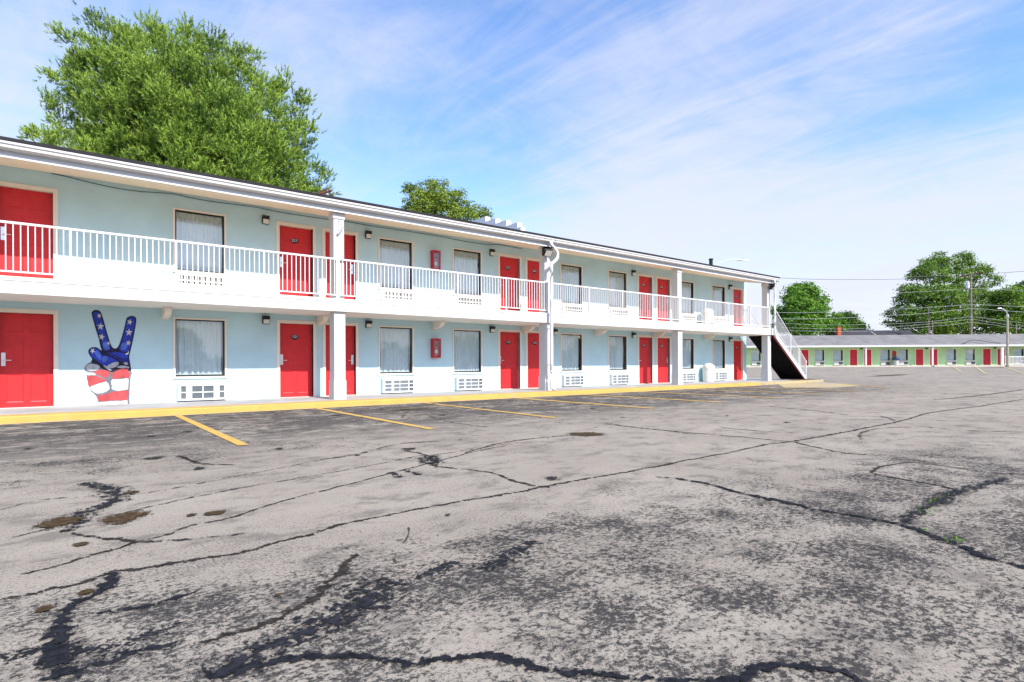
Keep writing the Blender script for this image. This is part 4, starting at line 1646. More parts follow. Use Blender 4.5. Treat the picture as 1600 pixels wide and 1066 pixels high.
for px in (1346, 1447.5, 1554.5):
    m_ = MB()
    m_.box(-.10, .10, -.14, -.01, 2.05, 2.22)
    m_.build('wall_lamp', 'black', gm, (gpos(px), 0, 0))
m_ = MB()
m_.tube([(gpos(1503, OV - .1), OV - .16, 2.60), (gpos(1520, OV - .1), OV + .6, 2.98), (gpos(1533, OV - .1), OV + .9, 3.12), (gpos(1552, OV - .1), OV + .2, 2.78), (gpos(1563, OV - .1), OV - .1, 2.66)], .035, 6)
m_.build('roof_cable', 'wire', groof)


def gworld(px, yo, z):
    s_ = gpos(px, yo)
    return Vector((A.x, A.y, GZ0 + z)) + gx * s_ + gy * yo


# fire cabinet, bin and porch railing of the green motel
t = thing('extinguisher_cabinet', 'small red fire cabinet on the green wall between two windows', 'fire cabinet', gworld(1394.5, 0, 1.15))
t.rotation_euler = gm.rotation_euler
m_ = MB()
m_.panel(0, .36, 0, .68, [(.05, .31, .08, .60)], -.18, 0, .03, 0, 1)
m_.poly([(0, 0, 0), (0, -.18, 0), (0, -.18, .68), (0, 0, .68)])
m_.poly([(.36, -.18, 0), (.36, 0, 0), (.36, 0, .68), (.36, -.18, .68)])
m_.poly([(0, -.18, .68), (.36, -.18, .68), (.36, 0, .68), (0, 0, .68)])
m_.build('case', ['red', 'doordark'], t)
t = thing('litter_bin', 'grey litter bin with a navy blue lid against the green motel', 'bin', gworld(1400, -.6, 0))
m_ = MB()
m_.lathe([(.001, 0), (.29, 0), (.31, .05), (.31, .68)], 18)
m_.build('drum', paint('bin_grey', (.45, .46, .46), .6, .05, 3), t)
m_ = MB()
m_.lathe([(.40, .682), (.41, .72), (.40, .92), (.33, 1.04), (.16, 1.12), (.01, 1.14)], 18)
m_.build('lid', 'bluebin', t)
t = thing('porch_railing', 'white railing in front of the green motel at the right edge', 'railing', gworld(1570, OV, 0))
t.rotation_euler = gm.rotation_euler
m_ = MB()
m_.box(0, 9, -.04, .04, .98, 1.08)
m_.build('top_rail', 'white_clean', t)
m_ = MB()
m_.box(0, 9, -.03, .03, .08, .16)
m_.build('bottom_rail', 'white_clean', t)
for k in range(60):
    if k == 0:
        m_ = MB()
        m_.box(-.02, .02, -.02, .02, .16, .98)
        pb = m_.build('baluster', 'white_clean', t)
        o = pb
    else:
        o = pb.copy()
        COL.objects.link(o)
        o.parent = t
    o.location = (.1 + k * .15, 0, 0)
# bay lines in front of the green motel
for px0, py0, px1, py1 in ((1484, 572.5, 1502, 576.5), (1519, 572.3, 1540, 577.5), (1554, 572.0, 1600, 584)):
    p0, p1 = on_ground(px0, py0, .02), on_ground(px1, py1, .02)
    t_ = (p1 - p0).normalized()
    nn = Vector((-t_.y, t_.x, 0)) * .10
    m_ = MB()
    K = 8
    for k in range(K):
        a, c = p0.lerp(p1, k / K), p0.lerp(p1, (k + 1) / K)
        q = []
        for v_, s_ in ((a, -1), (c, -1), (c, 1), (a, 1)):
            w_ = v_ + nn * s_
            q.append((w_.x, w_.y, ground_z(w_.x, w_.y) + .02))
        m_.poly(q)
    o = m_.build('bay_line', 'yellow_faded')
    tag(o, 'faded yellow bay line in front of the green motel', 'painted line', 'faded bay lines by the green motel', 'structure')


# ------------------------------------------------------------------ trees
def leaf_cloud(name, P, Dv, L, Wd, mat, tint, parent=None, nrm=None, jit=0.55):
    """P centres, Dv long axes (unit), L lengths, Wd widths -> one diamond leaf each, random roll"""
    n = len(P)
    rnd = rng.normal(size=(n, 3))
    side = np.cross(Dv, rnd) if nrm is None else np.cross(nrm + rnd * jit, Dv)
    side /= np.linalg.norm(side, axis=1, keepdims=True) + 1e-9
    a = P - Dv * (L / 2)[:, None]
    c = P + Dv * (L / 2)[:, None]
    mid = P - Dv * (L * .05)[:, None]
    b_ = mid + side * (Wd / 2)[:, None]
    d_ = mid - side * (Wd / 2)[:, None]
    V = np.stack([a, b_, c, d_], 1).reshape(-1, 3)
    F = np.arange(4 * n).reshape(n, 4)
    return np_mesh(name, V, F, mat, fattrs=(('tint', tint),), parent=parent)


def unit(v):
    return v / (np.linalg.norm(v, axis=1, keepdims=True) + 1e-9)


def limb_path(p0, p1, sag=0.15, n=5):
    p0, p1 = Vector(p0), Vector(p1)
    L = (p1 - p0).length
    out = []
    for k in range(n + 1):
        t = k / n
        q = p0.lerp(p1, t)
        q.z += sag * L * (t * t - t)
        q.x += random.uniform(-.03, .03) * L * (t > 0) * (t < 1)
        q.y += random.uniform(-.03, .03) * L * (t > 0) * (t < 1)
        out.append(q)
    return out


RIGHT = np.array([SA, -CA, 0.0])
FWD = np.array([CA, SA, 0.0])


def conifer(name, label, depth, base_px, tips, per, mat='needles'):
    """many-stemmed pine: limbs sweep up and out to tips, each limb feathered with needle plumes"""
    base = at_depth(base_px, 568, depth)
    t = thing(name, label, 'tree', (base.x, base.y, 0), 'trees behind the motels')
    bark = MB()
    trunk_top = Vector((0, 0, 12.5))
    bark.tube([(0, 0, 0), (.1, 0, 3), (0, .1, 7), tuple(trunk_top), (0, 0, 17)], [.55, .45, .36, .22, .08], 10)
    P, Dv, L, Wd, Ti, Nm = [], [], [], [], [], []
    for (px, py, dd, rad) in tips:
        tip = at_depth(px, py, depth + dd) - Vector((base.x, base.y, 0))
        hz = min(max(tip.z * .55 - .4, 3.0), 14.0)
        root = Vector((0, 0, hz))
        path = smooth_path(limb_path(root, tip, .16, 4), 4)
        bark.tube(path, [max(.012, .085 * (1 - i / len(path))) for i in range(len(path))], 5, caps=False)
        m = len(path)
        shade = random.uniform(-.12, .12)
        # side boughs on the outer part; each bough a cushion of upswept plumes, each plume a brush of needles
        for i in range(per):
            u = .42 + .58 * (i + random.random()) / per
            k = min(int(u * (m - 1)), m - 2)
            c0 = path[k].lerp(path[k + 1], u * (m - 1) - k)
            ax = (path[k + 1] - path[k]).normalized()
            wide = rad * (.35 + .50 * math.sin(math.pi * min(1, .12 + .8 * u)))
            off = Vector((random.gauss(0, 1), random.gauss(0, 1), random.gauss(0, .8)))
            off = off - ax * off.dot(ax) * .5
            cc = c0 + off.normalized() * wide * random.uniform(.25, 1.0)
            out_ = (off.normalized() * .6 + ax * .7 + Vector((0, 0, .25))).normalized()
            csh = random.uniform(-.20, .22)
            big = random.uniform(.75, 1.2) * (.58 + .32 * rad)
            for q in range(44):
                j_ = Vector((random.gauss(0, .27), random.gauss(0, .27), random.gauss(0, .19))) * big
                c1 = cc + j_ + out_ * random.uniform(-.30, .30) * big
                pd = (out_ * .5 + j_ * 1.3 + Vector((random.gauss(0, .22), random.gauss(0, .22), .55 + random.gauss(0, .22)))).normalized()
                nv = (j_ * 3.2 / big + out_ * .25 + Vector((0, 0, .30)))
                nv.normalize()
                ln = random.uniform(.20, .46) * big
                nn_ = 15
                tt = np.linspace(0.08, 1, nn_)
                pc = np.array(c1)[None] + np.array(pd)[None] * (tt * ln)[:, None]
                nd = unit(np.array(pd)[None] * .9 + rng.normal(size=(nn_, 3)) * .38)
                nl = rng.uniform(.15, .27, nn_)
                P.append(pc + nd * (nl * .4)[:, None])
                Dv.append(nd)
                L.append(nl)
                Wd.append(rng.uniform(.030, .050, nn_))
                Nm.append(np.repeat(np.array(nv)[None], nn_, 0))
                Ti.append(np.clip(rng.uniform(.0, .40, nn_) + shade + csh + .5 * tt, 0, 1))
    bark.build('trunk', 'bark', t, smooth=True)
    leaf_cloud('crown', np.concatenate(P), np.concatenate(Dv), np.concatenate(L), np.concatenate(Wd), mat, np.concatenate(Ti), t, np.concatenate(Nm), .45)
    return t


def z5(L):
    return [(279 + (x / 3.077 - 259) * .965, 14 + y / 3.077 * .97, d, r) for x, y, d, r in L]


pine_tips = z5([
    (60, 600, 0, 1.0), (150, 640, -1, 1.2), (130, 450, 0, 1.0), (200, 520, 1, 1.1), (130, 285, 0, 1.0), (215, 300, 1, 1.2), (300, 330, -1, 1.2), (250, 115, 0, 1.0), (320, 150, 1, 1.2),
    (405, 75, 0, 1.3), (470, 90, -2, 1.3), (540, 120, 1, 1.3), (640, 55, 0, 1.3), (600, 110, -2, 1.3), (700, 110, 2, 1.3), (765, 90, 0, 1.3), (830, 130, -2, 1.4), (885, 115, 1, 1.2), (960, 135, -1, 1.4),
    (1040, 175, 1, 1.4), (1090, 190, -1, 1.3), (1160, 240, 0, 1.2), (1120, 290, -2, 1.4), (1290, 345, 0, 1.1), (1340, 350, 1, 1.1), (1240, 400, -2, 1.4), (1420, 420, 0, 1.1), (1350, 470, -2, 1.3),
    (1450, 590, 0, 1.2), (1400, 640, -2, 1.4), (1440, 700, 1, 1.3), (1470, 790, 0, 1.3), (1545, 850, 0, 1.0), (1480, 880, -2, 1.4), (1380, 860, -3, 1.5), (1400, 560, 1, 1.2),
    # the body of the crown, nearer the camera
    (420, 200, -3, 1.6), (500, 250, -4, 1.7), (600, 220, -4, 1.8), (700, 250, -5, 1.8), (800, 240, -4, 1.8), (900, 260, -4, 1.8), (1000, 290, -3, 1.7), (400, 330, -4, 1.7), (540, 380, -5, 1.8),
    (660, 360, -5, 1.8), (780, 380, -6, 1.8), (900, 400, -5, 1.8), (1020, 420, -5, 1.8), (1120, 450, -4, 1.7), (1220, 520, -4, 1.7), (330, 480, -3, 1.5), (860, 520, -6, 1.8), (960, 540, -6, 1.8),
    (1080, 560, -5, 1.8), (1180, 620, -5, 1.8), (1290, 600, -4, 1.7), (820, 640, -6, 1.7), (930, 660, -6, 1.7), (1050, 690, -6, 1.7), (1160, 740, -5, 1.7), (1280, 720, -4, 1.7), (1350, 760, -3, 1.6),
    (880, 780, -6, 1.5), (1000, 810, -6, 1.5), (1120, 840, -6, 1.5), (1250, 830, -5, 1.5), (640, 750, -5, 1.3), (720, 790, -6, 1.3), (500, 720, -4, 1.2), (400, 640, -3, 1.2), (300, 620, -2, 1.2),
    (330, 710, -4, 1.2), (240, 700, -2, 1.1), (560, 760, -5, 1.2), (430, 560, -2, 1.4), (520, 500, -1, 1.5), (660, 520, 1, 1.6), (620, 620, 2, 1.6), (1330, 900, -4, 1.3), (1200, 900, -5, 1.3),
    (1050, 880, -6, 1.3), (380, 760, -3, 1.0), (280, 250, 1, 1.2), (360, 220, 0, 1.3), (1200, 340, 0, 1.3), (450, 430, -3, 1.6), (740, 170, -3, 1.5), (520, 170, -2, 1.5), (980, 210, -2, 1.5),
    # behind
    (500, 300, 5, 1.8), (700, 300, 6, 1.8), (900, 350, 6, 1.8), (1100, 500, 5, 1.8), (600, 500, 5, 1.8), (1000, 650, 6, 1.8), (1250, 700, 5, 1.7), (800, 700, 6, 1.8), (450, 620, 4, 1.6)])
conifer('pine_tree', 'huge bushy pine tree rising behind the blue motel roof', 36.0, 275, pine_tips, 11)


def broadleaf(name, label, depth, base_px, blobs, leaf, count, mat, group='trees behind the motels', trunk_r=.3, flat=.9):
    base = at_depth(base_px, 568, depth)
    t = thing(name, label, 'tree', (base.x, base.y, 0), group)
    P, Dv, L, Wd, Ti, Nm = [], [], [], [], [], []
    bark = MB()
    cs = []
    for px, py, dd, rp in blobs:
        c = at_depth(px, py, depth + dd) - Vector((base.x, base.y, 0))
        cs.append((c, rp * (depth + dd) / FOC))
    zmin = min(c.z for c, r in cs)
    fork = Vector((0, 0, max(1.5, zmin * .7)))
    top = max((c for c, r in cs), key=lambda c: c.z)
    bark.tube([(0, 0, 0), tuple(fork * .5), tuple(fork), tuple(fork.lerp(top, .6)), tuple(top)], [trunk_r * 1.2, trunk_r, trunk_r * .8, trunk_r * .45, trunk_r * .1], 8)
    for c, r in cs:
        bark.tube(smooth_path(limb_path(fork, c, .12, 3), 3), [trunk_r * .4 * (1 - i / 11) + .01 for i in range(10)], 5, caps=False)
        n_cl = max(6, int(count * (r ** 2)))
        u = unit(rng.normal(size=(n_cl, 3)))
        rr = r * (0.45 + 0.62 * rng.random(n_cl) ** .6)
        cc = np.array(c)[None] + u * rr[:, None] * np.array([1, 1, flat])[None]
        base_t = rng.uniform(.1, .75, n_cl)
        k = 18
        for q in range(n_cl):
            sp = leaf * rng.uniform(.7, 1.25)
            pts = cc[q] + rng.normal(size=(k, 3)) * sp * np.array([1, 1, .55])
            dv = unit(rng.normal(size=(k, 3)) * np.array([1, 1, .6]) + u[q] * .5 + np.array([0, 0, -.2]))
            P.append(pts)
            Dv.append(dv)
            L.append(rng.uniform(.75, 1.3, k) * leaf)
            Wd.append(rng.uniform(.45, .75, k) * leaf)
            Nm.append(np.repeat(unit(u[q:q + 1] + np.array([[0, 0, .35]])), k, 0))
            Ti.append(np.clip(base_t[q] + rng.uniform(-.2, .25, k), 0, 1))
    bark.build('trunk', 'bark', t, smooth=True)
    leaf_cloud('crown', np.concatenate(P), np.concatenate(Dv), np.concatenate(L), np.concatenate(Wd), mat, np.concatenate(Ti), t, np.concatenate(Nm), .5)
    return t


broadleaf('broadleaf_tree', 'light green leafy tree top showing over the middle of the blue motel roof', 38, 690,
          [(650, 310, 0, 22), (672, 300, 0, 20), (690, 305, -1, 24), (665, 325, -1, 24), (710, 318, 0, 20), (735, 330, 0, 16), (755, 334, 0, 12), (640, 330, 0, 14), (700, 335, -1, 20), (680, 340, 0, 24), (640, 296, 0, 10), (760, 340, 0, 9), (678, 288, 0, 8), (718, 302, 0, 9), (725, 345, -1, 22)],
          .14, 105, 'leaf_mid')
broadleaf('maple_tree', 'dense round maple behind the roof just right of the outside stairs', 96, 1255,
          [(1245, 460, 0, 17), (1262, 458, 0, 16), (1275, 470, 0, 16), (1250, 480, -3, 20), (1270, 490, -2, 20), (1228, 495, 0, 15), (1240, 505, -3, 18), (1262, 512, -3, 20), (1282, 505, 0, 14), (1220, 510, 0, 12), (1240, 470, 0, 14), (1283, 485, 0, 10), (1215, 485, 0, 9), (1256, 450, 0, 9)],
          .38, 28, 'leaf_bright', trunk_r=.4)
broadleaf('shrub_tree', 'small yellow green tree left of the brick chimney', 98, 1303,
          [(1296, 505, 0, 11), (1305, 498, 0, 10), (1312, 510, 0, 11), (1300, 516, -1, 12), (1318, 516, 0, 9), (1290, 518, 0, 9)], .40, 26, 'leaf_bright', trunk_r=.2)
broadleaf('shrub_tree', 'small dark green tree right behind the brick chimney', 104, 1330,
          [(1320, 497, 0, 11), (1330, 503, 0, 12), (1338, 510, 0, 11), (1325, 512, 0, 12), (1345, 514, 0, 8)], .40, 26, 'leaf_deep', trunk_r=.2)
broadleaf('shade_tree', 'tall open-crowned tree behind the utility pole', 104, 1470,
          [(1465, 405, 0, 12), (1478, 412, 0, 14), (1450, 415, 0, 13), (1505, 405, 0, 12), (1515, 412, 0, 10), (1440, 425, 0, 13), (1430, 430, 0, 10), (1465, 430, -3, 18), (1495, 430, -2, 17), (1520, 430, 0, 14), (1420, 455, 0, 14), (1435, 460, -3, 18),
           (1410, 470, 0, 12), (1455, 465, -4, 22), (1480, 465, -4, 22), (1505, 460, -3, 20), (1530, 455, 0, 16), (1400, 488, 0, 10), (1420, 490, -3, 17), (1445, 495, -4, 22), (1470, 500, -4, 22), (1500, 495, -4, 22), (1525, 490, -3, 20), (1545, 470, 0, 14), (1408, 508, 0, 12),
           (1435, 515, -3, 16), (1392, 505, 0, 8), (1545, 425, 0, 8), (1555, 438, 0, 9), (1535, 420, 0, 9), (1390, 492, 0, 6), (1550, 500, -2, 18), (1520, 515, -3, 16), (1480, 518, -3, 16)],
          .33, 24, 'leaf_green', trunk_r=.5)
broadleaf('shade_tree', 'broad green tree at the far right behind the street lamp', 100, 1590,
          [(1565, 465, 0, 14), (1580, 460, -2, 14), (1600, 462, 0, 16), (1620, 455, 0, 18), (1560, 485, 0, 16), (1585, 485, -3, 18), (1610, 485, -3, 20), (1570, 505, -3, 17), (1595, 508, -3, 18), (1630, 500, 0, 22), (1550, 512, 0, 12), (1640, 470, 0, 20)],
          .36, 28, 'leaf_green', trunk_r=.4)
broadleaf('shade_tree', 'dark green tree top poking up at the right edge', 125, 1600,
          [(1595, 450, 0, 9), (1610, 448, 0, 12), (1600, 460, 0, 14), (1625, 455, 0, 15), (1610, 475, 0, 18), (1640, 480, 0, 18)], .55, 16, 'leaf_deep', trunk_r=.4)

# wood on the far side of the lot, behind the camera; the window panes mirror it
n = 26000
hx_ = rng.uniform(-90, 170, n)
top_ = 4.2 + 2.2 * np.sin(hx_ * .21) + 1.5 * np.sin(hx_ * .53 + 1) + .8 * np.sin(hx_ * 1.4)
hz_ = top_ * rng.random(n) ** .7
P_ = np.stack([hx_, -62 + rng.normal(size=n) * 1.5, hz_], 1)
o = leaf_cloud('far_wood', P_, unit(rng.normal(size=(n, 3))), rng.uniform(.7, 1.3, n), rng.uniform(.5, .9, n), 'leaf_deep', rng.random(n))
tag(o, 'low wood on the far side of the car park', 'wood', kind='stuff')

# ------------------------------------------------------------------ house behind the green motel
p0 = at_depth(1326, 522, 92)
p1 = at_depth(1450, 522, 92)
hx = (p1 - p0)
hx.z = 0
HL = hx.length
house = thing('house', 'house with a dark slate roof and brick chimney behind the green motel', 'house', (p0.x, p0.y, 0))
house.rotation_euler = (0, 0, math.atan2(hx.y, hx.x))
zr = at_depth(1400, 514.5, 95).z
b = MB()
b.box(.4, HL - .4, 0.5, 9, 0, zr - 2.2)
b.build('wall', 'trim', house)
b = MB()
b.extrude([(-.3, 0, zr - 2.3), (-.3, 4.5, zr), (-.3, 9.5, zr - 2.3)], (HL * .55, 0, 0))
b.extrude([(HL * .48, -.8, zr - 2.6), (HL * .48, 4.5, zr - .1), (HL * .48, 10, zr - 2.6)], (HL * .52, 0, 0))
b.build('roof', 'slate', house)
b = MB()
b.box(-.6, 0, 2.0, 2.6, 0, zr + .35)
b.box(-.64, .04, 1.96, 2.64, zr + .22, zr + .30)
b.build('chimney', 'brick', house)
b = MB()
q = HL * .475
b.extrude([(q, -.9, zr - 2.6), (q, 4.5, zr - .02), (q, 4.5, zr - .2), (q, -.7, zr - 2.75)], (-.06, 0, 0))
b.build('rake_board', 'white_clean', house)


# ------------------------------------------------------------------ poles and wires
def pole(px, ytop, depth, label, r=.16, cross=False, ybase=None):
    top = at_depth(px, ytop, depth)
    t = thing('utility_pole', label, 'utility pole', (top.x, top.y, ground_z(top.x, top.y)))
    b = MB()
    h = top.z - ground_z(top.x, top.y)
    b.tube([(0, 0, -.3), (0, 0, h * .5), (0, 0, h)], [r * 1.25, r, r * .75], 10)
    b.build('shaft', 'pole_wood', t)
    if cross:
        b = MB()
        a = Vector((RIGHT[0], RIGHT[1], 0)) * 1.25
        d = Vector((FWD[0], FWD[1], 0)) * -.6
        q0, q1 = -(a + d), (a + d)
        n_ = Vector((-(q1 - q0).normalized().y, (q1 - q0).normalized().x, 0)) * .06
        for zz in (h - .12,):
            b.extrude([q0 - n_ + Vector((0, 0, zz - .1 - .28)), q1 - n_ + Vector((0, 0, zz - .1 + .28)), q1 - n_ + Vector((0, 0, zz + .1 + .28)), q0 - n_ + Vector((0, 0, zz + .1 - .28))], n_ * 2)
        b.build('crossarm', 'rust', t)
        b = MB()
        b.lathe([(.01, h - 2.2), (.24, h - 2.2), (.25, h - 2.1), (.25, h - 1.3), (.2, h - 1.22), (.01, h - 1.2)], 14, 0, tuple((-Vector((RIGHT[0], RIGHT[1])) * .5)))
        b.build('transformer', paint('transformer_grey', (.62, .66, .70), .5, .05, 2), t)
        b = MB()
        for s_ in (-1, -.5, .5, 1):
            q = (q1 * s_)
            b.lathe([(.05, h + .0 + .28 * s_), (.06, h + .08 + .28 * s_), (.03, h + .16 + .28 * s_)], 8, 0, (q.x, q.y))
        b.build('insulator', 'galv', t)
    return t, top


pole(1517, 428, 88, 'tall wooden utility pole with crossarm and transformer behind the green motel', .17, True)
pole(1451, 482, 92, 'short pale wooden pole left of the tall crossarm pole', .13)
pole(1457, 500, 96, 'thin low wooden pole close behind the short pale pole', .09)
pole(1588, 505, 92, 'small pale post at the far right above the green motel roof', .08)


def wire(pts, depth, r, mat, label):
    if not isinstance(depth, (list, tuple)):
        depth = [depth] * len(pts)
    path = smooth_path([at_depth(x, y, d) for (x, y), d in zip(pts, depth)], 6)
    b = MB()
    b.tube(path, r, 5)
    o = b.build('power_line', mat)
    return tag(o, label, 'wire', 'overhead wires')


wire([(1150, 428), (1212, 434), (1300, 437), (1420, 436), (1516, 430.5)], [60, 66, 74, 82, 88], .022, 'wire', 'thick dark wire crossing the sky from motel roof to the crossarm pole')
wire([(1150, 422.5), (1212, 428), (1300, 432.5), (1420, 433), (1512, 428)], [60, 66, 74, 82, 88], .008, 'wire_grey', 'thin pale wire just above the thick dark wire')
wire([(1520, 430), (1560, 427), (1610, 423), (1700, 414)], [88, 84, 79, 72], .025, 'wire', 'thick dark wire running right from the crossarm pole to the frame edge')
wire([(1395, 457.5), (1440, 456), (1520, 451), (1560, 452), (1640, 458)], 87.5, .013, 'wire_grey', 'pale wire at transformer height across the shade tree')
wire([(1210, 488.5), (1281, 488), (1398, 483.4), (1450.5, 480.5), (1514, 476.5), (1560, 477.5), (1640, 482)], 87.5, .016, 'wire_grey', 'pale wire passing over the top of the short pale pole')
wire([(1222, 498), (1279, 498.3), (1413, 492), (1456, 488.5), (1518, 482.7), (1560, 485), (1640, 491)], 87.4, .016, 'wire_grey', 'second pale wire just below the short pole top')
wire([(1215, 505), (1300, 508), (1394, 506), (1450, 503), (1499, 497), (1522, 495.6), (1560, 500), (1640, 510)], 87.3, .013, 'wire_grey', 'third pale wire crossing the middle of the shade tree')
wire([(1220, 512), (1320, 514), (1413, 509.5), (1485, 503), (1520, 499.5), (1570, 507), (1640, 514)], 87.2, .013, 'wire_grey', 'fourth pale wire low across the shade tree')
wire([(1235, 517), (1340, 518), (1410, 514), (1492, 507), (1522, 504), (1580, 512), (1640, 519)], 87.1, .013, 'wire_grey', 'lowest pale wire just above the green motel roof')

# curved street lamp in front of the green motel
p = on_ground(1574.5, 573.6)
t = thing('street_lamp', 'tan street lamp post with curved arm in front of the green motel', 'street lamp', (p.x, p.y, p.z))
dep = p.x * CA + p.y * SA
hh = at_depth(1572, 492, dep).z - p.z
b = MB()
b.tube([(0, 0, 0), (0, 0, hh * .5), (0, 0, hh)], [.13, .11, .09], 10)
b.tube([(0, 0, 0), (0, 0, .25)], .2, 10)
b.build('post', 'pole_tan', t)
b = MB()
ar = Vector((RIGHT[0], RIGHT[1], 0))
b.tube([Vector((0, 0, hh - .1)), Vector((0, 0, hh + .35)) - ar * .1, Vector((0, 0, hh + .62)) - ar * .4, Vector((0, 0, hh + .72)) - ar * .8], .045, 8)
b.tube([Vector((0, 0, hh + .74)) - ar * .72, Vector((0, 0, hh + .71)) - ar * 1.1], [.07, .06], 8)
b.tube([Vector((0, 0, hh - .25)), Vector((0, 0, hh + .02))], .14, 10)
b.build('arm', 'galv', t)

# thin arm lamp that shows above the blue roof
p = at_depth(1113, 420, 45)
t = thing('street_lamp', 'thin white lamp arm reaching over the right end of the blue motel roof', 'street lamp', (p.x, p.y, 0))
b = MB()
b.tube([(0, 0, 0), (0, 0, p.z - .3)], [.11, .07], 10)
b.build('post', 'galv', t)
loc0 = Vector((p.x, p.y, 0))
b = MB()
b.tube(smooth_path([Vector((0, 0, p.z - .4))] + [at_depth(x, y, 45) - loc0 for x, y in ((1119, 414.5), (1130, 408.5), (1142, 405.6), (1152, 405.2))], 5), .02, 8)
b.build('arm', 'white_clean', t)
b = MB()
h0, h1 = at_depth(1150, 406, 45) - loc0, at_depth(1171, 407.2, 45) - loc0
b.tube([h0, h0.lerp(h1, .3), h0.lerp(h1, .75), h1], [.04, .075, .06, .025], 10)
b.tube([at_depth(1160.5, 406, 45) - loc0, at_depth(1160.5, 402.5, 45) - loc0], .045, 8)
b.build('lamp_head', 'galv', t)

# rusty bracket on the back slope of the roof
p = on_y(486, 304.5, 21.5)
q = on_y(517, 298.5, 21.5)
t = thing('rusty_rack', 'rusty metal rack standing on the motel roof before the pine', 'metal rack', (p.x, 21.5, 0))
for pts, r in (([(0, 0, p.z - .05), (q.x - p.x, 0, q.z)], .05), ([(.25, 0, p.z + .10), (q.x - p.x - .1, 0, q.z + .10)], .025), ([(0, .5, p.z - .1), (q.x - p.x, .5, q.z - .02)], .04)):
    b = MB()
    b.tube(pts, r, 6)
    b.build('beam', 'rust', t)
for k in (.1, .55, .95):
    b = MB()
    b.tube([((q.x - p.x) * k, 0, rz - .4), ((q.x - p.x) * k, 0, p.z + (q.z - p.z) * k + .05)], .03, 6)
    b.build('leg', 'rust', t)

# ------------------------------------------------------------------ sky and light
SUN = Vector((0.05, -1.0, 0.845)).normalized()
elev = math.asin(SUN.z)
world = bpy.data.worlds.new('World')
scene.world = world
world.use_nodes = True
nt = world.node_tree
nt.nodes.clear()
wo = N(nt, 'ShaderNodeOutputWorld')
bg = N(nt, 'ShaderNodeBackground')
bg.inputs['Strength'].default_value = 0.15
sky = N(nt, 'ShaderNodeTexSky', sky_type='NISHITA')
sky.sun_disc = False
sky.sun_elevation = elev
sky.sun_rotation = math.atan2(SUN.x, SUN.y)
sky.air_density = 1.0
sky.dust_density = 0.6
sky.ozone_density = 2.2
tc = N(nt, 'ShaderNodeTexCoord').outputs['Generated']
sep = N(nt, 'ShaderNodeSeparateXYZ')
nt.links.new(tc, sep.inputs[0])
zc = mathn(nt, 'ADD', mathn(nt, 'MAXIMUM', sep.outputs[2], 0.0), 0.10)
cmb = N(nt, 'ShaderNodeCombineXYZ')
nt.links.new(mathn(nt, 'DIVIDE', sep.outputs[0], zc), cmb.inputs[0])
nt.links.new(mathn(nt, 'DIVIDE', sep.outputs[1], zc), cmb.inputs[1])
pl = cmb.outputs[0]
# cirrus: long streaks combed along one wind direction, in patches, thicker to the right of the motel
rotz = R(28)
streak = noise(nt, 0.50, 7, 0.56, mapping(nt, pl, (1.7, 0.55, 1), (0, 0, rotz), (3.1, 1.7, 0)), 0.9)
wisp = noise(nt, 1.5, 10, 0.66, mapping(nt, pl, (1.9, 0.6, 1), (0, 0, rotz + .25), (0.4, 5.2, 0)), 1.6)
patch = noise(nt, 0.50, 4, 0.55, mapping(nt, pl, (1, 1, 1), (0, 0, 0), (7.3, 2.2, 0)), 0.4)
curl = noise(nt, 2.4, 9, 0.62, mapping(nt, pl, (0.8, 1.25, 1), (0, 0, 0.6), (1.4, 8.2, 0)), 1.8)
cl = mathn(nt, 'ADD', mathn(nt, 'MULTIPLY', streak, 0.42), mathn(nt, 'MULTIPLY', wisp, 0.36))
cl = mathn(nt, 'ADD', cl, mathn(nt, 'MULTIPLY', curl, 0.18))
cl = mathn(nt, 'ADD', cl, mathn(nt, 'MULTIPLY', patch, 0.48))


def bank(px, py, w, amt):
    d = ray(px, py).normalized()
    n = N(nt, 'ShaderNodeVectorMath', operation='DOT_PRODUCT')
    nt.links.new(tc, n.inputs[0])
    n.inputs[1].default_value = d
    return maprange(nt, n.outputs['Value'], math.cos(R(w)), 1.0, 0.0, amt)


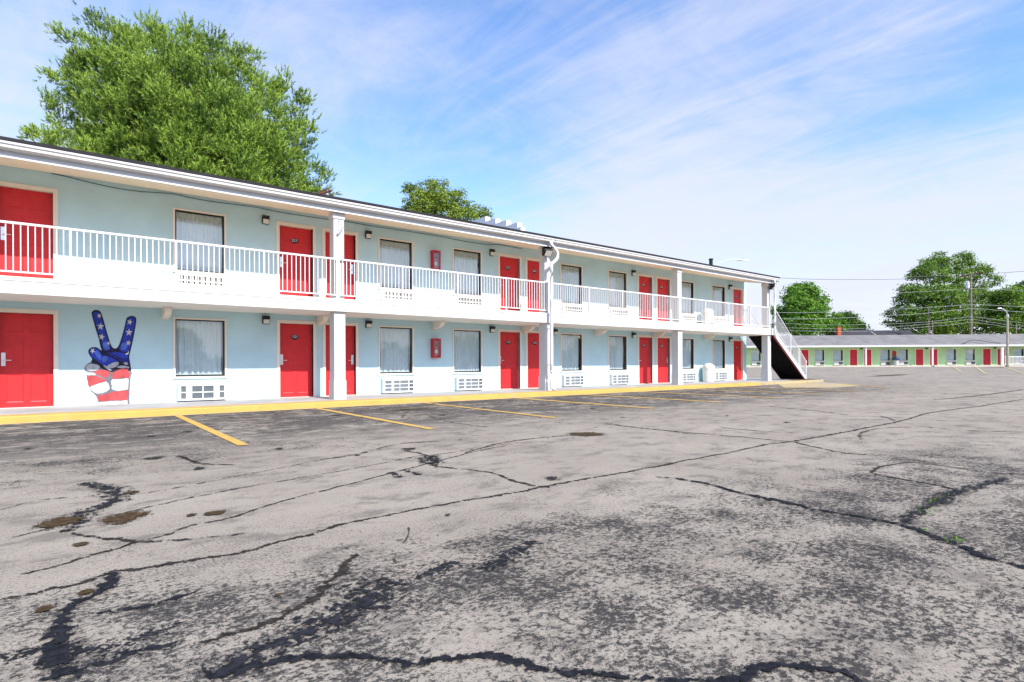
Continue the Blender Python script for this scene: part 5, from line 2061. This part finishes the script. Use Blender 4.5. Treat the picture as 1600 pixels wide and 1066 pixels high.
for b_ in ((1200, 230, 24, .10), (1450, 300, 22, .06), (1080, 40, 13, -.05), (20, 130, 9, .10), (560, 60, 14, .03), (960, 330, 14, .09), (740, 200, 16, -.06), (1480, 30, 14, -.10), (900, 20, 14, -.03)):
    cl = mathn(nt, 'ADD', cl, bank(*b_))
cm = maprange(nt, cl, 0.575, 0.95, 0.0, 0.84)
haze = maprange(nt, sep.outputs[2], -0.03, 0.36, 0.94, 0.0)
cov = mathn(nt, 'SUBTRACT', 1.0, mathn(nt, 'MULTIPLY', mathn(nt, 'SUBTRACT', 1.0, cm), mathn(nt, 'SUBTRACT', 1.0, haze)))
hs = N(nt, 'ShaderNodeHueSaturation')
hs.inputs['Saturation'].default_value = 1.15
hs.inputs['Value'].default_value = 1.0
nt.links.new(sky.outputs[0], hs.inputs['Color'])
skyc = mixc(nt, 1.0, hs.outputs[0], (1.0, 0.975, 1.06), 'MULTIPLY')
nt.links.new(mixc(nt, cov, skyc, (2.85, 2.93, 3.35)), bg.inputs[0])
nt.links.new(bg.outputs[0], wo.inputs[0])

sd = bpy.data.lights.new('sun', 'SUN')
sd.energy = 3.15
sd.angle = R(0.5)
sd.color = (1.0, 0.955, 0.89)
so = bpy.data.objects.new('sun', sd)
COL.objects.link(so)
so.rotation_euler = (-SUN).to_track_quat('-Z', 'Y').to_euler()
so.location = SUN * 60

# ------------------------------------------------------------------ camera
cd = bpy.data.cameras.new('camera')
cd.sensor_fit = 'HORIZONTAL'
cd.sensor_width = 36
cd.lens = FOC / 1600 * 36
cd.shift_y = HORIZ / 1600
cd.clip_start = 0.05
cd.clip_end = 3000
co = bpy.data.objects.new('camera', cd)
COL.objects.link(co)
co.location = (0, 0, EYE)
from mathutils import Matrix
f_ = Vector((CA, SA, 0))
r_ = Vector((SA, -CA, 0))
u_ = Vector((0, 0, 1))
rot = Matrix((r_, u_, -f_)).transposed() @ Matrix.Rotation(-ROLL * 1.0, 3, 'Z')
co.rotation_euler = rot.to_euler()
scene.camera = co

vs = scene.view_settings
vs.view_transform = 'Standard'
vs.look = 'None'
vs.exposure = 1.0
vs.gamma = 1.0
vs.use_curve_mapping = False
scene.cycles.max_bounces = 8
scene.cycles.transparent_max_bounces = 12
scene.cycles.use_denoising = True
